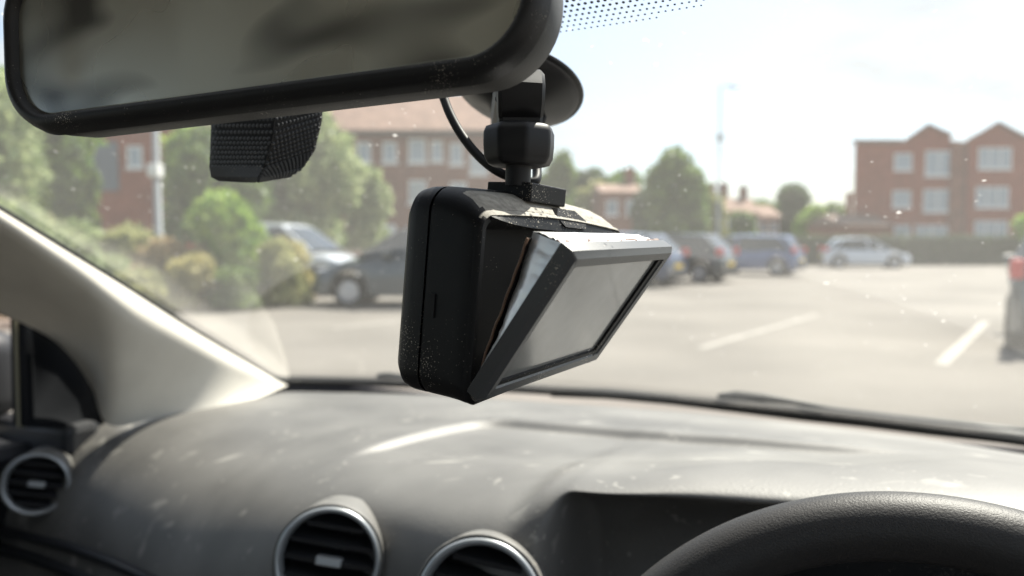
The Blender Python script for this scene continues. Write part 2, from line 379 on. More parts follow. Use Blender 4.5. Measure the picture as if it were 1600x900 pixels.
# --- foliage
def leaves(name, clumps, n, size, material, parent=None, seed=0, kind=None, flat=.35):
    rng = np.random.default_rng(seed); cl = np.array([c[:3] for c in clumps]); rd = np.array([c[3:6] for c in clumps])
    if kind is None: n, size = int(n * .62), size * 1.6
    w = rd.prod(axis=1) ** .67; k = rng.choice(len(cl), n, p=w / w.sum())
    d = rng.normal(size=(n, 3)); d /= np.linalg.norm(d, axis=1)[:, None]
    rr = .55 + .5 * rng.random(n) ** .6; rr *= 1 + .12 * rng.normal(size=n)
    c = cl[k] + d * rd[k] * rr[:, None]
    c[:, 2] = np.maximum(c[:, 2], .03)
    a = rng.normal(size=(n, 3)); a /= np.linalg.norm(a, axis=1)[:, None]
    b = np.cross(a, rng.normal(size=(n, 3))); b /= np.linalg.norm(b, axis=1)[:, None]
    s = size * (.6 + .8 * rng.random(n))[:, None]
    v = np.stack([c - a * s, c + b * s * .45, c + a * s, c - b * s * .45], 1).reshape(-1, 3)
    me = bpy.data.meshes.new(name); me.vertices.add(4 * n); me.vertices.foreach_set('co', v.ravel())
    me.loops.add(4 * n); me.loops.foreach_set('vertex_index', np.arange(4 * n, dtype=np.int32))
    me.polygons.add(n); me.polygons.foreach_set('loop_start', np.arange(0, 4 * n, 4, dtype=np.int32)); me.polygons.foreach_set('loop_total', np.full(n, 4, dtype=np.int32))
    me.materials.append(material); me.update(); me.validate()
    o = bpy.data.objects.new(name, me); COL.objects.link(o)
    if parent is not None: o.parent = parent
    if kind: o['kind'] = kind
    return o
def plant(name, label, cat, base, w, h, leafmat, n, size, seed, trunk=.25, group=None, depth=None, lobes=9):
    """trunk + limbs + crown of leaf clumps, base at ground point, crown width w, total height h"""
    rnd = random.Random(seed); root = empty(name, base); tag(root, label, cat, group)
    depth = depth or w; cz = h * (1 + trunk) / 2; rh = h * (1 - trunk) / 2
    cl = []
    for i in range(lobes):
        a = rnd.uniform(0, 6.28); q = rnd.uniform(.15, .74); t = rnd.uniform(-.7, .72)
        k = math.sqrt(max(.1, 1 - t * t)) ; s = rnd.uniform(.22, .42)
        cl.append((math.cos(a) * q * w / 2 * k, math.sin(a) * q * depth / 2 * k, cz + t * rh, w / 2 * s * 1.1, depth / 2 * s * 1.1, rh * s * 1.1))
    cl.append((0, 0, cz + rh * .5, w * .22, depth * .22, rh * .48))
    m = MB(); tr = max(.03, w * .03)
    m.tube([(0, 0, -.02), (0.02 * w, 0, h * trunk * .6), (0, .01 * w, cz)], [tr * 1.3, tr, tr * .45], 8)
    m.build('trunk', M['bark'], root, True)
    m = MB()
    for c in cl[:7]:
        m.tube([(0, 0, h * trunk * rnd.uniform(.6, 1.2)), ((c[0]) * .5, c[1] * .5, (c[2] + h * trunk) / 2 + .05 * h), c[:3]], [tr * .5, tr * .35, tr * .15], 5)
    m.build('limbs', M['bark'], root, True)
    leaves('crown', cl, n, size, leafmat, root, seed)
    return root
def at(px, Y): return Vector(((px - 800) / F_PX * Y * 1.0, Y, 0))
def hgt(py, Y): return P(800, py, Y).z

# planting bed on the left
bed = MB(); a, b = gnd(235, 492), gnd(478, 468)
n = Vector((0, 5.5, 0)); aa = a + (a - b) * 1.6
pts = [aa, b, b + n + Vector((.7, 0, 0)), aa + n]
bed.rings([[p + Vector((0, 0, 0)) for p in pts], [p + Vector((0, 0, .09)) for p in pts]], True, False, True)
tag(bed.build('planting_bed', M['soil']), 'raised soil bed of the shrubs on the left of the car park', 'planting bed', kind='structure')
kb = MB(); dvec = (b - aa).normalized(); L = (b - aa).length; k = 0; x = 0
kerb = empty('kerb', aa); tag(kerb, 'low stone kerb edging the shrub bed', 'kerb', kind='structure')
kang = math.atan2(dvec.y, dvec.x)
kerb.rotation_euler = (0, 0, kang)
src = None
while x < L:
    if src is None:
        src = MB().box(.006, .909, -.14, -.003, 0, .13).build('kerb_stone', M['kerb'], kerb, bevel=.01); src.location = (0, 0, 0)
    else:
        c = src.copy(); COL.objects.link(c); c.parent = kerb; c.location = (x, 0, 0)
    x += .915

shr = [ # px, Y, w, top py, leaf, label
 (345, 11.2, 1.25, 302, 'leaf_bright', 'bright green bushy shrub, the tallest in the bed left of the grey car', 9000, .05),
 (120, 11.6, 1.3, 345, 'leaf_pale', 'pale green shrub at the far left of the bed above the pillar', 6000, .045),
 (205, 11.0, 1.1, 352, 'leaf_olive', 'olive yellow shrub below the grey lamp column on the left', 5500, .04),
 (262, 10.4, .95, 372, 'leaf_rust', 'rusty yellow-brown shrub touching the bright green bush on its left', 4500, .04),
 (292, 9.6, .75, 402, 'leaf_gold', 'low pale yellow shrub in front and to the left of the bright green bush', 4500, .035),
 (375, 10.2, .8, 418, 'leaf_green', 'low mid green shrub right under the bright green bush', 4500, .035),
 (430, 11.0, .8, 374, 'leaf_olive', 'pale yellow-green shrub between the bright bush and the grey car', 4500, .035),
 (458, 12.0, .75, 376, 'leaf_gold', 'small yellow shrub below the silver car', 3500, .035),
 (165, 9.5, .9, 398, 'leaf_pale', 'low pale shrub at the front left of the bed next to the pillar', 4500, .04),
 (225, 9.2, .8, 420, 'leaf_olive', 'low dusty olive shrub at the front of the bed near the kerb', 4500, .035),
 (60, 12.0, 1.2, 330, 'leaf_olive', 'olive green shrub at the left edge behind the pillar', 5000, .045),
 (20, 10.4, 1.2, 318, 'leaf_pale', 'pale shrub cut by the left edge of the windscreen', 5000, .045)]
for i, (px, Y, w, top, lf, lab, n_, sz) in enumerate(shr):
    Y = 12.6 + (Y - 9.2) * .85; w *= 1.75
    plant('shrub', lab, 'shrub', at(px, Y) + Vector((0, 0, .05)), w, hgt(top, Y) - .05, M[lf], int(n_ * 1.5), sz * 1.25, 40 + i, trunk=-.12, group='shrubs in the planting bed')

# trees
trs = [
 (60, 24, 4.6, 120, 'leaf_bright', 'light green tree at the left edge under the mirror', 14000, .12, .15),
 (125, 22, 1.6, 222, 'leaf_green', 'narrow green tree beside the brick building at the left', 6000, .1, .1),
 (-60, 19, 4.6, 110, 'leaf_pale', 'pale leafy tree at the far left edge of the windscreen', 12000, .12, .15),
 (335, 21, 2.9, 205, 'leaf_green', 'dark round tree behind the bright green bush', 14000, .11, .12),
 (450, 25, 4.6, 160, 'leaf_pale', 'large pale green tree above the silver car left of the brick houses', 22000, .12, .12),
 (400, 23, 2.6, 215, 'leaf_dark', 'dark tree behind the black sensor cover', 9000, .12, .12),
 (288, 26, 2.2, 205, 'leaf_bright', 'sunlit yellow-green tree right of the grey lamp column', 8000, .11, .12),
 (1052, 38, 3.9, 243, 'leaf_green', 'full round green tree behind the parked cars right of the dashcam', 16000, .15, .14),
 (1105, 41, 2.2, 305, 'leaf_olive', 'smaller olive tree at the right foot of the full round tree', 7000, .15, .12),
 (873, 60, 4.2, 248, 'leaf_green', 'light green tree just right of the dashcam nut', 9000, .22, .14),
 (930, 66, 5.0, 285, 'leaf_olive', 'low hazy tree between the two trees right of the dashcam', 8000, .22, .14),
 (1235, 88, 5.6, 296, 'leaf_dark', 'dark rounded tree beyond the terraced houses', 8000, .3, .12),
 (1300, 74, 4.2, 316, 'leaf_green', 'green tree left of the brick apartment block', 7000, .25, .12),
 (1268, 66, 3.0, 326, 'leaf_bright', 'yellow-green tree in front of the dark rounded tree', 6000, .2, .12),
 (572, 29, 2.3, 262, 'leaf_pale', 'pale bush-like tree in front of the brown-roofed house above the grey car', 7000, .12, .08),
 (905, 72, 6.0, 272, 'leaf_dark', 'dark distant tree line section just right of the dashcam nut', 7000, .3, .1),
 (968, 76, 6.5, 268, 'leaf_green', 'distant green tree behind the brick house left of the round tree', 7000, .3, .1),
 (1012, 48, 3.0, 300, 'leaf_dark', 'dark tree at the left foot of the full round tree', 7000, .16, .1),
 (1190, 92, 7.5, 312, 'leaf_green', 'distant green tree rising behind the terraced house roofs', 7000, .3, .1),
 (505, 27, 2.6, 232, 'leaf_green', 'green tree against the left end of the brown-roofed house', 9000, .12, .1),
 (1160, 50, 2.2, 335, 'leaf_green', 'low garden tree in front of the terraced houses', 5000, .18, .12),
 (1640, 37, 3.0, 300, 'leaf_bright', 'bright tree at the right edge in front of the apartment block', 5000, .15, .12),
]
for i, (px, Y, w, top, lf, lab, n_, sz, tk) in enumerate(trs):
    plant('tree', lab, 'tree', at(px, Y), w, hgt(top, Y), M[lf], n_, sz, 90 + i, trunk=tk, group='trees around the car park', lobes=20)

# --- buildings
def window(par, x0, x1, z0, z1, y, mull=1, bars=0, axis='y'):
    f = MB(); t = .09; sx = 1
    f.box(x0, x1, y - .07, y + .05, z0, z0 + t); f.box(x0, x1, y - .07, y + .05, z1 - t, z1)
    f.box(x0, x0 + t, y - .067, y + .05, z0 + t, z1 - t); f.box(x1 - t, x1, y - .067, y + .05, z0 + t, z1 - t)
    for k in range(1, mull + 1):
        xm = x0 + (x1 - x0) * k / (mull + 1); f.box(xm - .045, xm + .045, y - .064, y + .05, z0 + t, z1 - t)
    o = f.build('window', M['white_frame'], par)
    w = (x1 - x0 - t) / (mull + 1)
    for k in range(mull + 1):
        xa = x0 + t / 2 + w * k + .05; MB().box(xa, xa + w - .1, y - .035, y + .03, z0 + t, z1 - t).build('pane', M['pane'], o)
    MB().box(x0 - .08, x1 + .08, y - .14, y - .0, z0 - .1, z0 - .003).build('sill', M['white_frame'], o)
    return o
# apartment block on the right, frontal, Y=60
YB = 60.0; s = YB / F_PX
root = empty('apartment_block', (0, YB, 0)); tag(root, 'red brick three-storey apartment block with two gabled bays on the right', 'building')
X = lambda px: (px - 800) * s
H = lambda py: hgt(py, YB)
wall = MB()
out = [(1331, 222), (1331, 222), (1404, 222), (1440, 196), (1478, 211), (1478, 219), (1500, 222), (1548, 193), (1598, 219), (1640, 222), (1690, 222)]
pl = [Vector((X(1331), 0, 0))] + [Vector((X(a_), 0, H(b_))) for a_, b_ in out[1:]] + [Vector((X(1690), 0, 0))]
wall.rings([pl, [p + Vector((4.15, 9, 0)) for p in pl]], True, True, True)
wall.build('wall', M['brick'], root)
for (a_, b_, c_) in ((1404, 1440, 1478), (1500, 1548, 1598)):
    v = MB(); top = 196 if b_ == 1440 else 193; t2 = 213 if b_ == 1440 else 219
    for (p, q, hp, hq) in ((a_, b_, 222, top), (b_, c_, top, t2)):
        p0 = Vector((X(p), -.35, H(hp))); p1 = Vector((X(q), -.35, H(hq))); up = Vector((0, 0, .16))
        v.rings([[p0, p1, p1 + up, p0 + up], [w_ + Vector((4.4, 9.6, 0)) for w_ in (p0, p1, p1 + up, p0 + up)]], True, True, True)
    v.build('gable_roof', M['tile_dark'], root)
MB().box(X(1327), X(1403), -.2, .15, H(224), H(218)).build('parapet', M['tile_dark'], root)
MB().box(X(1478), X(1500), 1.2 - 1.4, -.02, 0, H(222)).build('recess_panel', M['brick2'], root)
MB().tube([(X(1502), -.1, 0), (X(1502), -.1, H(226))], .08, 8).build('downpipe', M['rubber'], root)
for (a_, b_, c_, d_, m_) in ((1392, 1419, 240, 266, 0), (1440, 1482, 236, 275, 1), (1522, 1573, 231, 264, 2), (1391, 1419, 298, 324, 0), (1439, 1482, 296, 331, 1),
                        (1520, 1571, 292, 324, 2), (1395, 1420, 352, 374, 0), (1428, 1478, 352, 378, 1), (1520, 1571, 345, 376, 2), (1615, 1650, 240, 270, 1), (1615, 1650, 298, 326, 1)):
    window(root, X(a_), X(b_), H(d_), H(c_), -.02, m_)
# side wing step at left
MB().box(X(1326), X(1330.6), .05, .9, 0, H(300)).build('side_wall', M['brick'], root)

# mid-left brick houses with pale roof, frontal-ish at Y=36
YC = 36.0; sc_ = YC / F_PX; Xc = lambda px: (px - 800) * sc_; Hc = lambda py: hgt(py, YC)
root = empty('brick_house', (0, YC, 0)); tag(root, 'brick house with brown pitched roof and white windows behind the suction mount cable', 'house')
MB().box(Xc(475), Xc(812), 0, 8, 0, Hc(207)).build('wall', M['brick2'], root)
rf = MB(); e0, e1 = Hc(209), Hc(120)
a_, b_ = Xc(466), Xc(826)
rf.rings([[Vector((a_, -.5, e0)), Vector((a_, 8.5, e0)), Vector((a_ + 1.2, 4, e1))], [Vector((b_, -.5, e0)), Vector((b_, 8.5, e0)), Vector((b_ - 3.4, 4, e1))]], True, True, True)
rf.build('roof', M['tile_roof'], root)
MB().box(Xc(530), Xc(820), -.62, -.5, Hc(213), Hc(206)).build('gutter', M['rubber'], root)
for (p, q, t_, b2, m_) in ((560, 582, 222, 254, 0), (600, 622, 222, 254, 0), (640, 667, 217, 254, 0), (675, 693, 220, 252, 0), (704, 724, 224, 257, 0), (735, 762, 240, 272, 1), (780, 800, 224, 254, 0), (640, 667, 282, 318, 1), (560, 590, 285, 318, 1), (704, 730, 285, 318, 0)):
    window(root, Xc(p), Xc(q), Hc(b2), Hc(t_), 0, m_)
door = MB().box(Xc(598), Xc(620), -.08, .02, 0, 2.1).build('door', M['white_frame'], root)
# far-left brick house
YD = 33.0; Xd = lambda px: (px - 800) * YD / F_PX; Hd = lambda py: hgt(py, YD)
root = empty('brick_house', (0, YD, 0)); tag(root, 'red brick house with blue-grey shutter panel behind the lamp column under the mirror', 'house')
MB().box(Xd(84), Xd(300), 0, 7, 0, Hd(190)).build('wall', M['brick'], root)
rf = MB(); a_, b_ = Xd(76), Xd(308); e0, e1 = Hd(192), Hd(120)
rf.rings([[Vector((a_, -.4, e0)), Vector((a_, 7.4, e0)), Vector((a_, 3.5, e1))], [Vector((b_, -.4, e0)), Vector((b_, 7.4, e0)), Vector((b_, 3.5, e1))]], True, True, True)
rf.build('roof', M['tile_dark'], root)
M['shutter'] = mat('blue_grey_panel', (.12, .15, .18), .6, .4)
MB().box(Xd(146), Xd(190), -.06, .02, Hd(298), Hd(222)).build('shutter_panel', M['shutter'], root)
window(root, Xd(205), Xd(228), Hd(262), Hd(228), 0, 0)
# terraced houses, far right of the dashcam
def small_house(pxa, pxb, Y, eave, ridge, lab, roofm='tile_roof', wallm='brick2', chim=None, rot=0, nwin=2, gable=False):
    root = empty('terraced_house', at((pxa + pxb) / 2, Y), rot); tag(root, lab, 'house', 'distant houses')
    w = (pxb - pxa) * Y / F_PX / 2; d = 7
    he, hr = hgt(eave, Y), hgt(ridge, Y)
    MB().box(-w, w, 0, d, 0, he).build('wall', M[wallm], root)
    rf = MB()
    if gable:
        rf.rings([[Vector((-w - .2, -.3, he)), Vector((w + .2, -.3, he)), Vector((0, -.3, hr))], [Vector((-w - .2, d, he)), Vector((w + .2, d, he)), Vector((0, d, hr))]], True, True, True)
    else:
        rf.rings([[Vector((-w - .2, -.3, he)), Vector((-w - .2, d + .3, he)), Vector((-w - .2, d / 2, hr))], [Vector((w + .2, -.3, he)), Vector((w + .2, d + .3, he)), Vector((w + .2, d / 2, hr))]], True, True, True)
    r_ = rf.build('roof', M[roofm], root)
    if chim:
        for cx in chim:
            m = MB(); m.box(cx * w - .35, cx * w + .35, d / 2 - .3, d / 2 + .3, hr - .6, hr + 1.0); m.box(cx * w - .42, cx * w + .42, d / 2 - .37, d / 2 + .37, hr + 1.0, hr + 1.15)
            ch = m.build('chimney', M['brick2'], r_)
            for q in (-.18, .18): MB().tube([(cx * w + q, d / 2, hr + 1.13), (cx * w + q, d / 2, hr + 1.45)], .09, 8).build('chimney_pot', M['tile_roof'], r_)
    for k in range(nwin):
        cx = -w + 2 * w * (k + .5) / nwin
        window(root, cx - .45, cx + .45, he - 1.7, he - .6, 0, 0)
    return root
small_house(1118, 1150, 72, 330, 302, 'leftmost terraced house with twin chimneys beside the tall lamp post', chim=(-.6, .7))
small_house(1150, 1185, 74, 333, 307, 'terraced house with one chimney, second from the tall lamp post', chim=(.5,))
small_house(1183, 1216, 76, 338, 318, 'lower terraced house with plain roof, third from the tall lamp post', chim=None)
small_house(1318, 1392, 56, 352, 333, 'low brown-roofed outbuilding at the left foot of the apartment block', roofm='tile_dark', nwin=0)
small_house(940, 1002, 55, 300, 282, 'brick house partly hidden left of the round tree', chim=(.75,), nwin=2)
small_house(1210, 1290, 95, 340, 322, 'distant red-roofed house below the dark rounded tree', chim=(.2,), nwin=3)
small_house(860, 935, 80, 318, 296, 'hazy brick house right behind the dashcam plate', chim=(.85,), nwin=3)

# hedge / boundary wall behind the car park
yh = 40.0
root = empty('boundary_hedge', at(1500, yh)); tag(root, 'dark clipped boundary hedge below the apartment block', 'hedge')
xa = (1095 - 1500) * yh / F_PX; xb = (1680 - 1500) * yh / F_PX; hh = hgt(368, yh)
m = MB().box(xa, xb, 0, .8, 0, hh - .12); m.build('hedge_core', M['hedge_wall'], root)
leaves('hedge_leaves', [(x_, .35, z_, .8, .45, .42) for x_ in np.arange(xa, xb, .9) for z_ in (.35, .85, hh - .38)], 30000, .08, M['leaf_dark'], root, 5, kind='stuff')
# low wall left behind silver car
root = empty('garden_wall', at(300, 20)); tag(root, 'low brick garden wall behind the shrubs on the left', 'wall')
MB().box(-9, 4.5, 0, .22, 0, .95).build('wall_face', M['brick2'], root); MB().box(-9.02, 4.52, -.04, .26, .95, 1.02).build('coping', M['kerb'], root)

# lamp columns
def lamp(px, Y, top, r, lab, box_py, arm=.4, boxs=.12):
    root = empty('lamp_post', at(px, Y)); tag(root, lab, 'lamp post')
    h = hgt(top, Y)
    MB().tube([(0, 0, 0), (0, 0, 1.4), (0, 0, 1.45), (0, 0, h)], [r * 1.5, r * 1.5, r, r * .6], 12).build('column', M['pole'], root, 40)
    m = MB(); m.tube([(0, 0, h), (arm * .5, 0, h + .08), (arm, 0, h + .06)], .03, 8); m.build('lamp_arm', M['pole'], root, True)
    m = MB(); m.lathe([(.01, -.09), (.12, -.07), (.16, 0), (.1, .06), (.01, .08)], Matrix.Translation((arm + .2, 0, h + .04)) @ Matrix.Diagonal((1.8, 1, 1, 1)), 16, True, True)
    m.build('lamp_head', M['pole'], root, True)
    hb = hgt(box_py, Y)
    m = MB().box(-boxs, boxs, -boxs - r, boxs * .6, hb - boxs * 1.2, hb + boxs * 1.2); m.box(-boxs * .6, boxs * .6, -boxs - r - .02, -boxs - r + .01, hb - boxs * .8, hb + boxs * .8)
    m.build('camera_box', M['pole' if px > 800 else 'white_frame'], root, bevel=.02)
    return root
lamp(1121, 34, 136, .065, 'tall thin lamp post rising above the parked cars into the sky', 215)
lamp(249, 17, -60, .085, 'pale grey lamp column with white box below the mirror', 267, boxs=.12)

# --- cars
def car(name, loc, heading, L, W, Hh, paint, label, style='hatch', seed=0):
    """local x forward, y left; body, glasshouse, roof, pillars, doors lines, wheels, lamps"""
    root = empty(name, loc, math.atan2(heading[1], heading[0])); tag(root, label, 'car', 'cars parked around the car park')
    pm = mat('car_paint_' + str(seed), paint, .28, .5, coat=1.0)
    hl = L / 2; hw = W / 2; wr = .31; wx = (hl - .78, -hl + .68)
    belt = Hh * .62
    def ip(x, t):
        for (a0, v0), (a1, v1) in zip(t, t[1:]):
            if x <= a1: k_ = (x - a0) / (a1 - a0); k_ = k_ * k_ * (3 - 2 * k_); return v0 + (v1 - v0) * k_
        return t[-1][1]
    rear = .72 if style != 'saloon' else .6
    deck = [(-hl, belt * .78), (-hl + .06, belt * .98), (-hl + .9, belt + .03), (hl - 1.45, belt), (hl - .75, belt * .9), (hl - .12, belt * .72), (hl, belt * .55)]
    plan = [(-hl, hw * .82), (-hl + .18, hw * .94), (-hl + .8, hw), (hl - .9, hw), (hl - .2, hw * .88), (hl, hw * .66)]
    sts = sorted(set([-hl + L * i / 56 for i in range(57)] + [-hl + .03, hl - .03]))
    rg = []
    for x in sts:
        w = ip(x, plan); zt = ip(x, deck); zb = .2
        for c_ in wx:
            dd = abs(x - c_)
            if dd < wr + .06: zb = max(zb, .3 + math.sqrt((wr + .06) ** 2 - dd * dd))
        zb = min(zb, zt - .12)
        e = .06 if abs(x) > hl - .05 else 0
        zb += e; zm = zb + (zt - zb) * .45
        half = [(w * .86, zb), (w * .985, zb + .03), (w, zm), (w * .985, zt - .1), (w * .93, zt - .02), (w * .6, zt + .03), (0, zt + .045)]
        rg.append([Vector((x, -a_, b_)) for a_, b_ in half] + [Vector((x, a_, b_)) for a_, b_ in half[::-1][1:]])
    m = MB(); m.rings(rg, True, True, True); m.build('body', pm, root, 35)
    # glasshouse
    if style == 'estate': rx0, rx1 = -hl + .06, -hl + .42
    elif style == 'saloon': rx0, rx1 = -hl + .55, -hl + 1.15
    else: rx0, rx1 = -hl + .1, -hl + .62
    fx0, fx1 = hl - .95, hl - 1.75
    roof = [(rx0, belt), (rx1, Hh - .06), (-.3, Hh), (fx1, Hh - .05), (fx0, belt)]
    def lin(x, t):
        for (a0, v0), (a1, v1) in zip(t, t[1:]):
            if x <= a1: return v0 + (v1 - v0) * (x - a0) / (a1 - a0)
        return t[-1][1]
    gx = [rx0, (rx0 + rx1) / 2, rx1, -.8, -.3, .2, fx1, (fx1 * .66 + fx0 * .34), (fx1 + 2 * fx0) / 3, fx0]
    gx = sorted(gx); rg = []
    for x in gx:
        zt = max(belt + .012, lin(x, roof)); k_ = (zt - belt) / (Hh - belt); wb = ip(x, plan) * .955
        wt = wb - .19 * k_
        rg.append([Vector((x, -wb, belt - .03)), Vector((x, -wt, zt - .03 * k_)), Vector((x, -wt * .6, zt + .015)), Vector((x, wt * .6, zt + .015)), Vector((x, wt, zt - .03 * k_)), Vector((x, wb, belt - .03))])
    m = MB(); m.rings(rg, True, True, True); m.build('windows', M['carglass'], root, 30)
    rg = []
    for x in [rx1 - .1, rx1, -.8, -.3, .2, fx1, fx1 + .06]:
        zt = lin(x, roof) + .022; wt = ip(x, plan) * .955 - .185
        rg.append([Vector((x, -wt - .012, zt - .075)), Vector((x, -wt, zt - .02)), Vector((x, -wt * .6, zt + .02)), Vector((x, wt * .6, zt + .02)), Vector((x, wt, zt - .02)), Vector((x, wt + .012, zt - .075))])
    m = MB(); m.rings(rg, True, True, True); m.build('roof', pm, root, 40)
    for sy in (-1, 1):
        for (xa_, xb_, r_) in ((fx0, fx1, .035), (.05, -.05, .04), (rx0 + .25 if style != 'estate' else rx0 + .1, rx1 + (.25 if style != 'saloon' else 0), .07)):
            wb = ip(xa_, plan) * .955 + .008; wt = wb - .185
            MB().tube([(xa_, sy * wb, belt - .02), (xb_, sy * wt, lin(xb_, roof) - .03)], r_, 6).build('pillar', pm, root)
        MB().box(fx1 + .15, fx1 + .33, sy * hw if sy > 0 else -hw - .16, hw + .16 if sy > 0 else -hw, belt + .0, belt + .14).build('door_mirror', pm, root, bevel=.03)
        lx = hl - .2
        MB().box(lx - .16, lx + .1, sy * hw * .6 - .14, sy * hw * .6 + .14, belt * .6, belt * .76).build('headlight', M['clear_lamp'], root, bevel=.03)
        MB().box(-hl - .02, -hl + .2, min(sy * hw * .78, sy * hw * .94), max(sy * hw * .78, sy * hw * .94), belt * .9, belt * 1.14).build('tail_lamp', M['red_lamp'], root, bevel=.03)
        for q, wxx in enumerate(wx):
            T = Matrix.Translation((wxx, sy * (hw - .1), wr)) @ Matrix.Rotation(R_(90 if sy < 0 else -90), 4, 'X')
            wmb = MB(); wmb.lathe([(.19, -.1), (wr - .02, -.1), (wr, -.07), (wr, .07), (wr - .02, .095), (.2, .1)], T, 28)
            wh = wmb.build('wheel', M['tyre'], root, 40)
            rmb = MB(); rmb.lathe([(.02, .06), (.055, .075), (.06, .05), (.17, .045), (.19, .08), (.205, .085)], T, 28, True)
            for k_ in range(5):
                a0 = 2 * math.pi * k_ / 5; Tm = T @ Matrix.Rotation(a0, 4, 'Z'); rmb.box(.04, .19, -.025, .025, .05, .078, Tm)
            rmb.build('rim', M['rim'], wh)
    MB().box(-hl - .045, -hl - .01, -.27, .27, belt * .55, belt * .55 + .12).build('number_plate', M['plate_yellow'], root)
    MB().box(-hl - .05, -hl + .3, -hw * .8, hw * .8, .24, .42).build('rear_bumper', M['dash_dark'], root, bevel=.04)
    MB().box(hl - .3, hl + .03, -hw * .7, hw * .7, .22, .4).build('front_grille', M['dash_dark'], root, bevel=.04)
    return root
ROW = Vector((-.83, .56, 0))
def park(px_corner, Y, heading, L, W):
    """rear-left corner at image column px_corner and depth Y"""
    h = Vector(heading).normalized(); left = Vector((-h.y, h.x, 0))
    c = at(px_corner, Y); return c + h * (L / 2) - left * (W / 2) + Vector((0, 0, 0))
car('parked_car', at(652, 14.6), (-1, .05), 3.85, 1.75, 1.52, (.06, .075, .085), 'dark grey-blue hatchback parked side-on left of the dashcam', 'hatch', 1)
car('parked_car', at(445, 18.0), (.97, -.22), 4.2, 1.8, 1.66, (.6, .64, .68), 'silver-white car behind the shrubs above the grey car bonnet', 'hatch', 2)
car('parked_car', at(170, 18.5), (1, 0), 4.1, 1.75, 1.5, (.5, .52, .56), 'pale car roof showing behind the shrubs at the left', 'hatch', 9)
car('parked_car', park(1040, 19.9, ROW, 4.1, 1.75), ROW, 4.1, 1.75, 1.48, (.05, .07, .13), 'navy car nearest the dashcam flap in the right row', 'hatch', 3)
car('parked_car', park(1127, 21.9, ROW, 4.1, 1.75), ROW, 4.1, 1.75, 1.5, (.022, .028, .034), 'black hatchback with bright rear window, second in the right row', 'hatch', 4)
car('parked_car', park(1243, 27.0, ROW, 4.4, 1.78), ROW, 4.4, 1.78, 1.5, (.06, .1, .24), 'blue estate car in the middle of the right row', 'estate', 5)
car('parked_car', at(1350, 36.0), (.97, -.24), 3.9, 1.75, 1.46, (.62, .66, .72), 'silver hatchback at the far end of the right row facing right', 'hatch', 6)
hH = Vector((.6, .8, 0)); car('parked_car', at(1578, 8.0) + hH * 2.05 + Vector((.8, -.6, 0)) * .82, hH, 4.1, 1.75, 1.46, (.03, .042, .055), 'dark hatchback cut by the right edge of the picture', 'hatch', 7)

# ================================================================== INSIDE OUR CAR
# --- windscreen glass (UV = lateral position, distance up the glass)
def build_windscreen():
    root = empty('windscreen', C(-.24, .7, -.05)); tag(root, 'dusty sloping windscreen glass with smears and specks', 'windscreen')
    nr, ns = 60, 40; me = bpy.data.meshes.new('glass_pane'); vs = []; uv = []
    for j in range(ns + 1):
        s = -.01 + .94 * j / ns
        for i in range(nr + 1):
            r = -1.0 + 1.62 * i / nr; r = -.24 + (r + .24) * (1 - .12 * max(s, 0)); vs.append(glass_pt(r, s)); uv.append((r, s))
    fs = [(j * (nr + 1) + i, j * (nr + 1) + i + 1, (j + 1) * (nr + 1) + i + 1, (j + 1) * (nr + 1) + i) for j in range(ns) for i in range(nr)]
    me.from_pydata([tuple(v - root.location) for v in vs], [], fs); l = me.uv_layers.new(name='UVMap')
    for lp in me.loops: l.data[lp.index].uv = uv[lp.vertex_index]
    me.materials.append(M['glass']); me.polygons.foreach_set('use_smooth', [True] * len(fs))
    o = bpy.data.objects.new('glass_pane', me); COL.objects.link(o); o.parent = root
    # printed dot band at the top centre
    mb = MB(); T = root.location; top = 1.0; step = .0036
    for j in range(110):
        s = .55 + j * step * .87
        for i in range(-10, 120):
            r = -.34 + (i + .5 * (j % 2)) * step
            p = glass_pt(r, s, -.0012)
            d = p - Vector((0, 0, CAMZ)); cy = d.dot(_F); px = 800 + F_PX * d.x / cy; py = 450 - F_PX * d.dot(_U) / cy
            if py < -14 or px < 860 or px > 1250: continue
            # lower outline of the band, measured on the glass
            lim = BAND(r); k = (s - lim) / .045
            if k < 0: continue
            q = step * (.16 + .3 * min(1, k))
            a = (glass_pt(r + .001, s) - glass_pt(r, s)).normalized(); b = (glass_pt(r, s + .001) - glass_pt(r, s)).normalized()
            mb.add([p + a * q * math.cos(t) - T + b * q * math.sin(t) for t in [k2 * math.pi / 3 for k2 in range(6)]], [(0, 1, 2, 3, 4, 5)])
    if mb.v: mb.build('dot_band', M['rubber'], root, kind='stuff', fix=False)
    return root
_p = [_rs(x, y) for x, y in ((872, 54), (960, 40), (1040, 22), (1120, -2))]
_pf = np.polyfit([q[0] for q in _p], [q[1] for q in _p], 2)
BAND = lambda r: float(np.polyval(_pf, r))
build_windscreen()

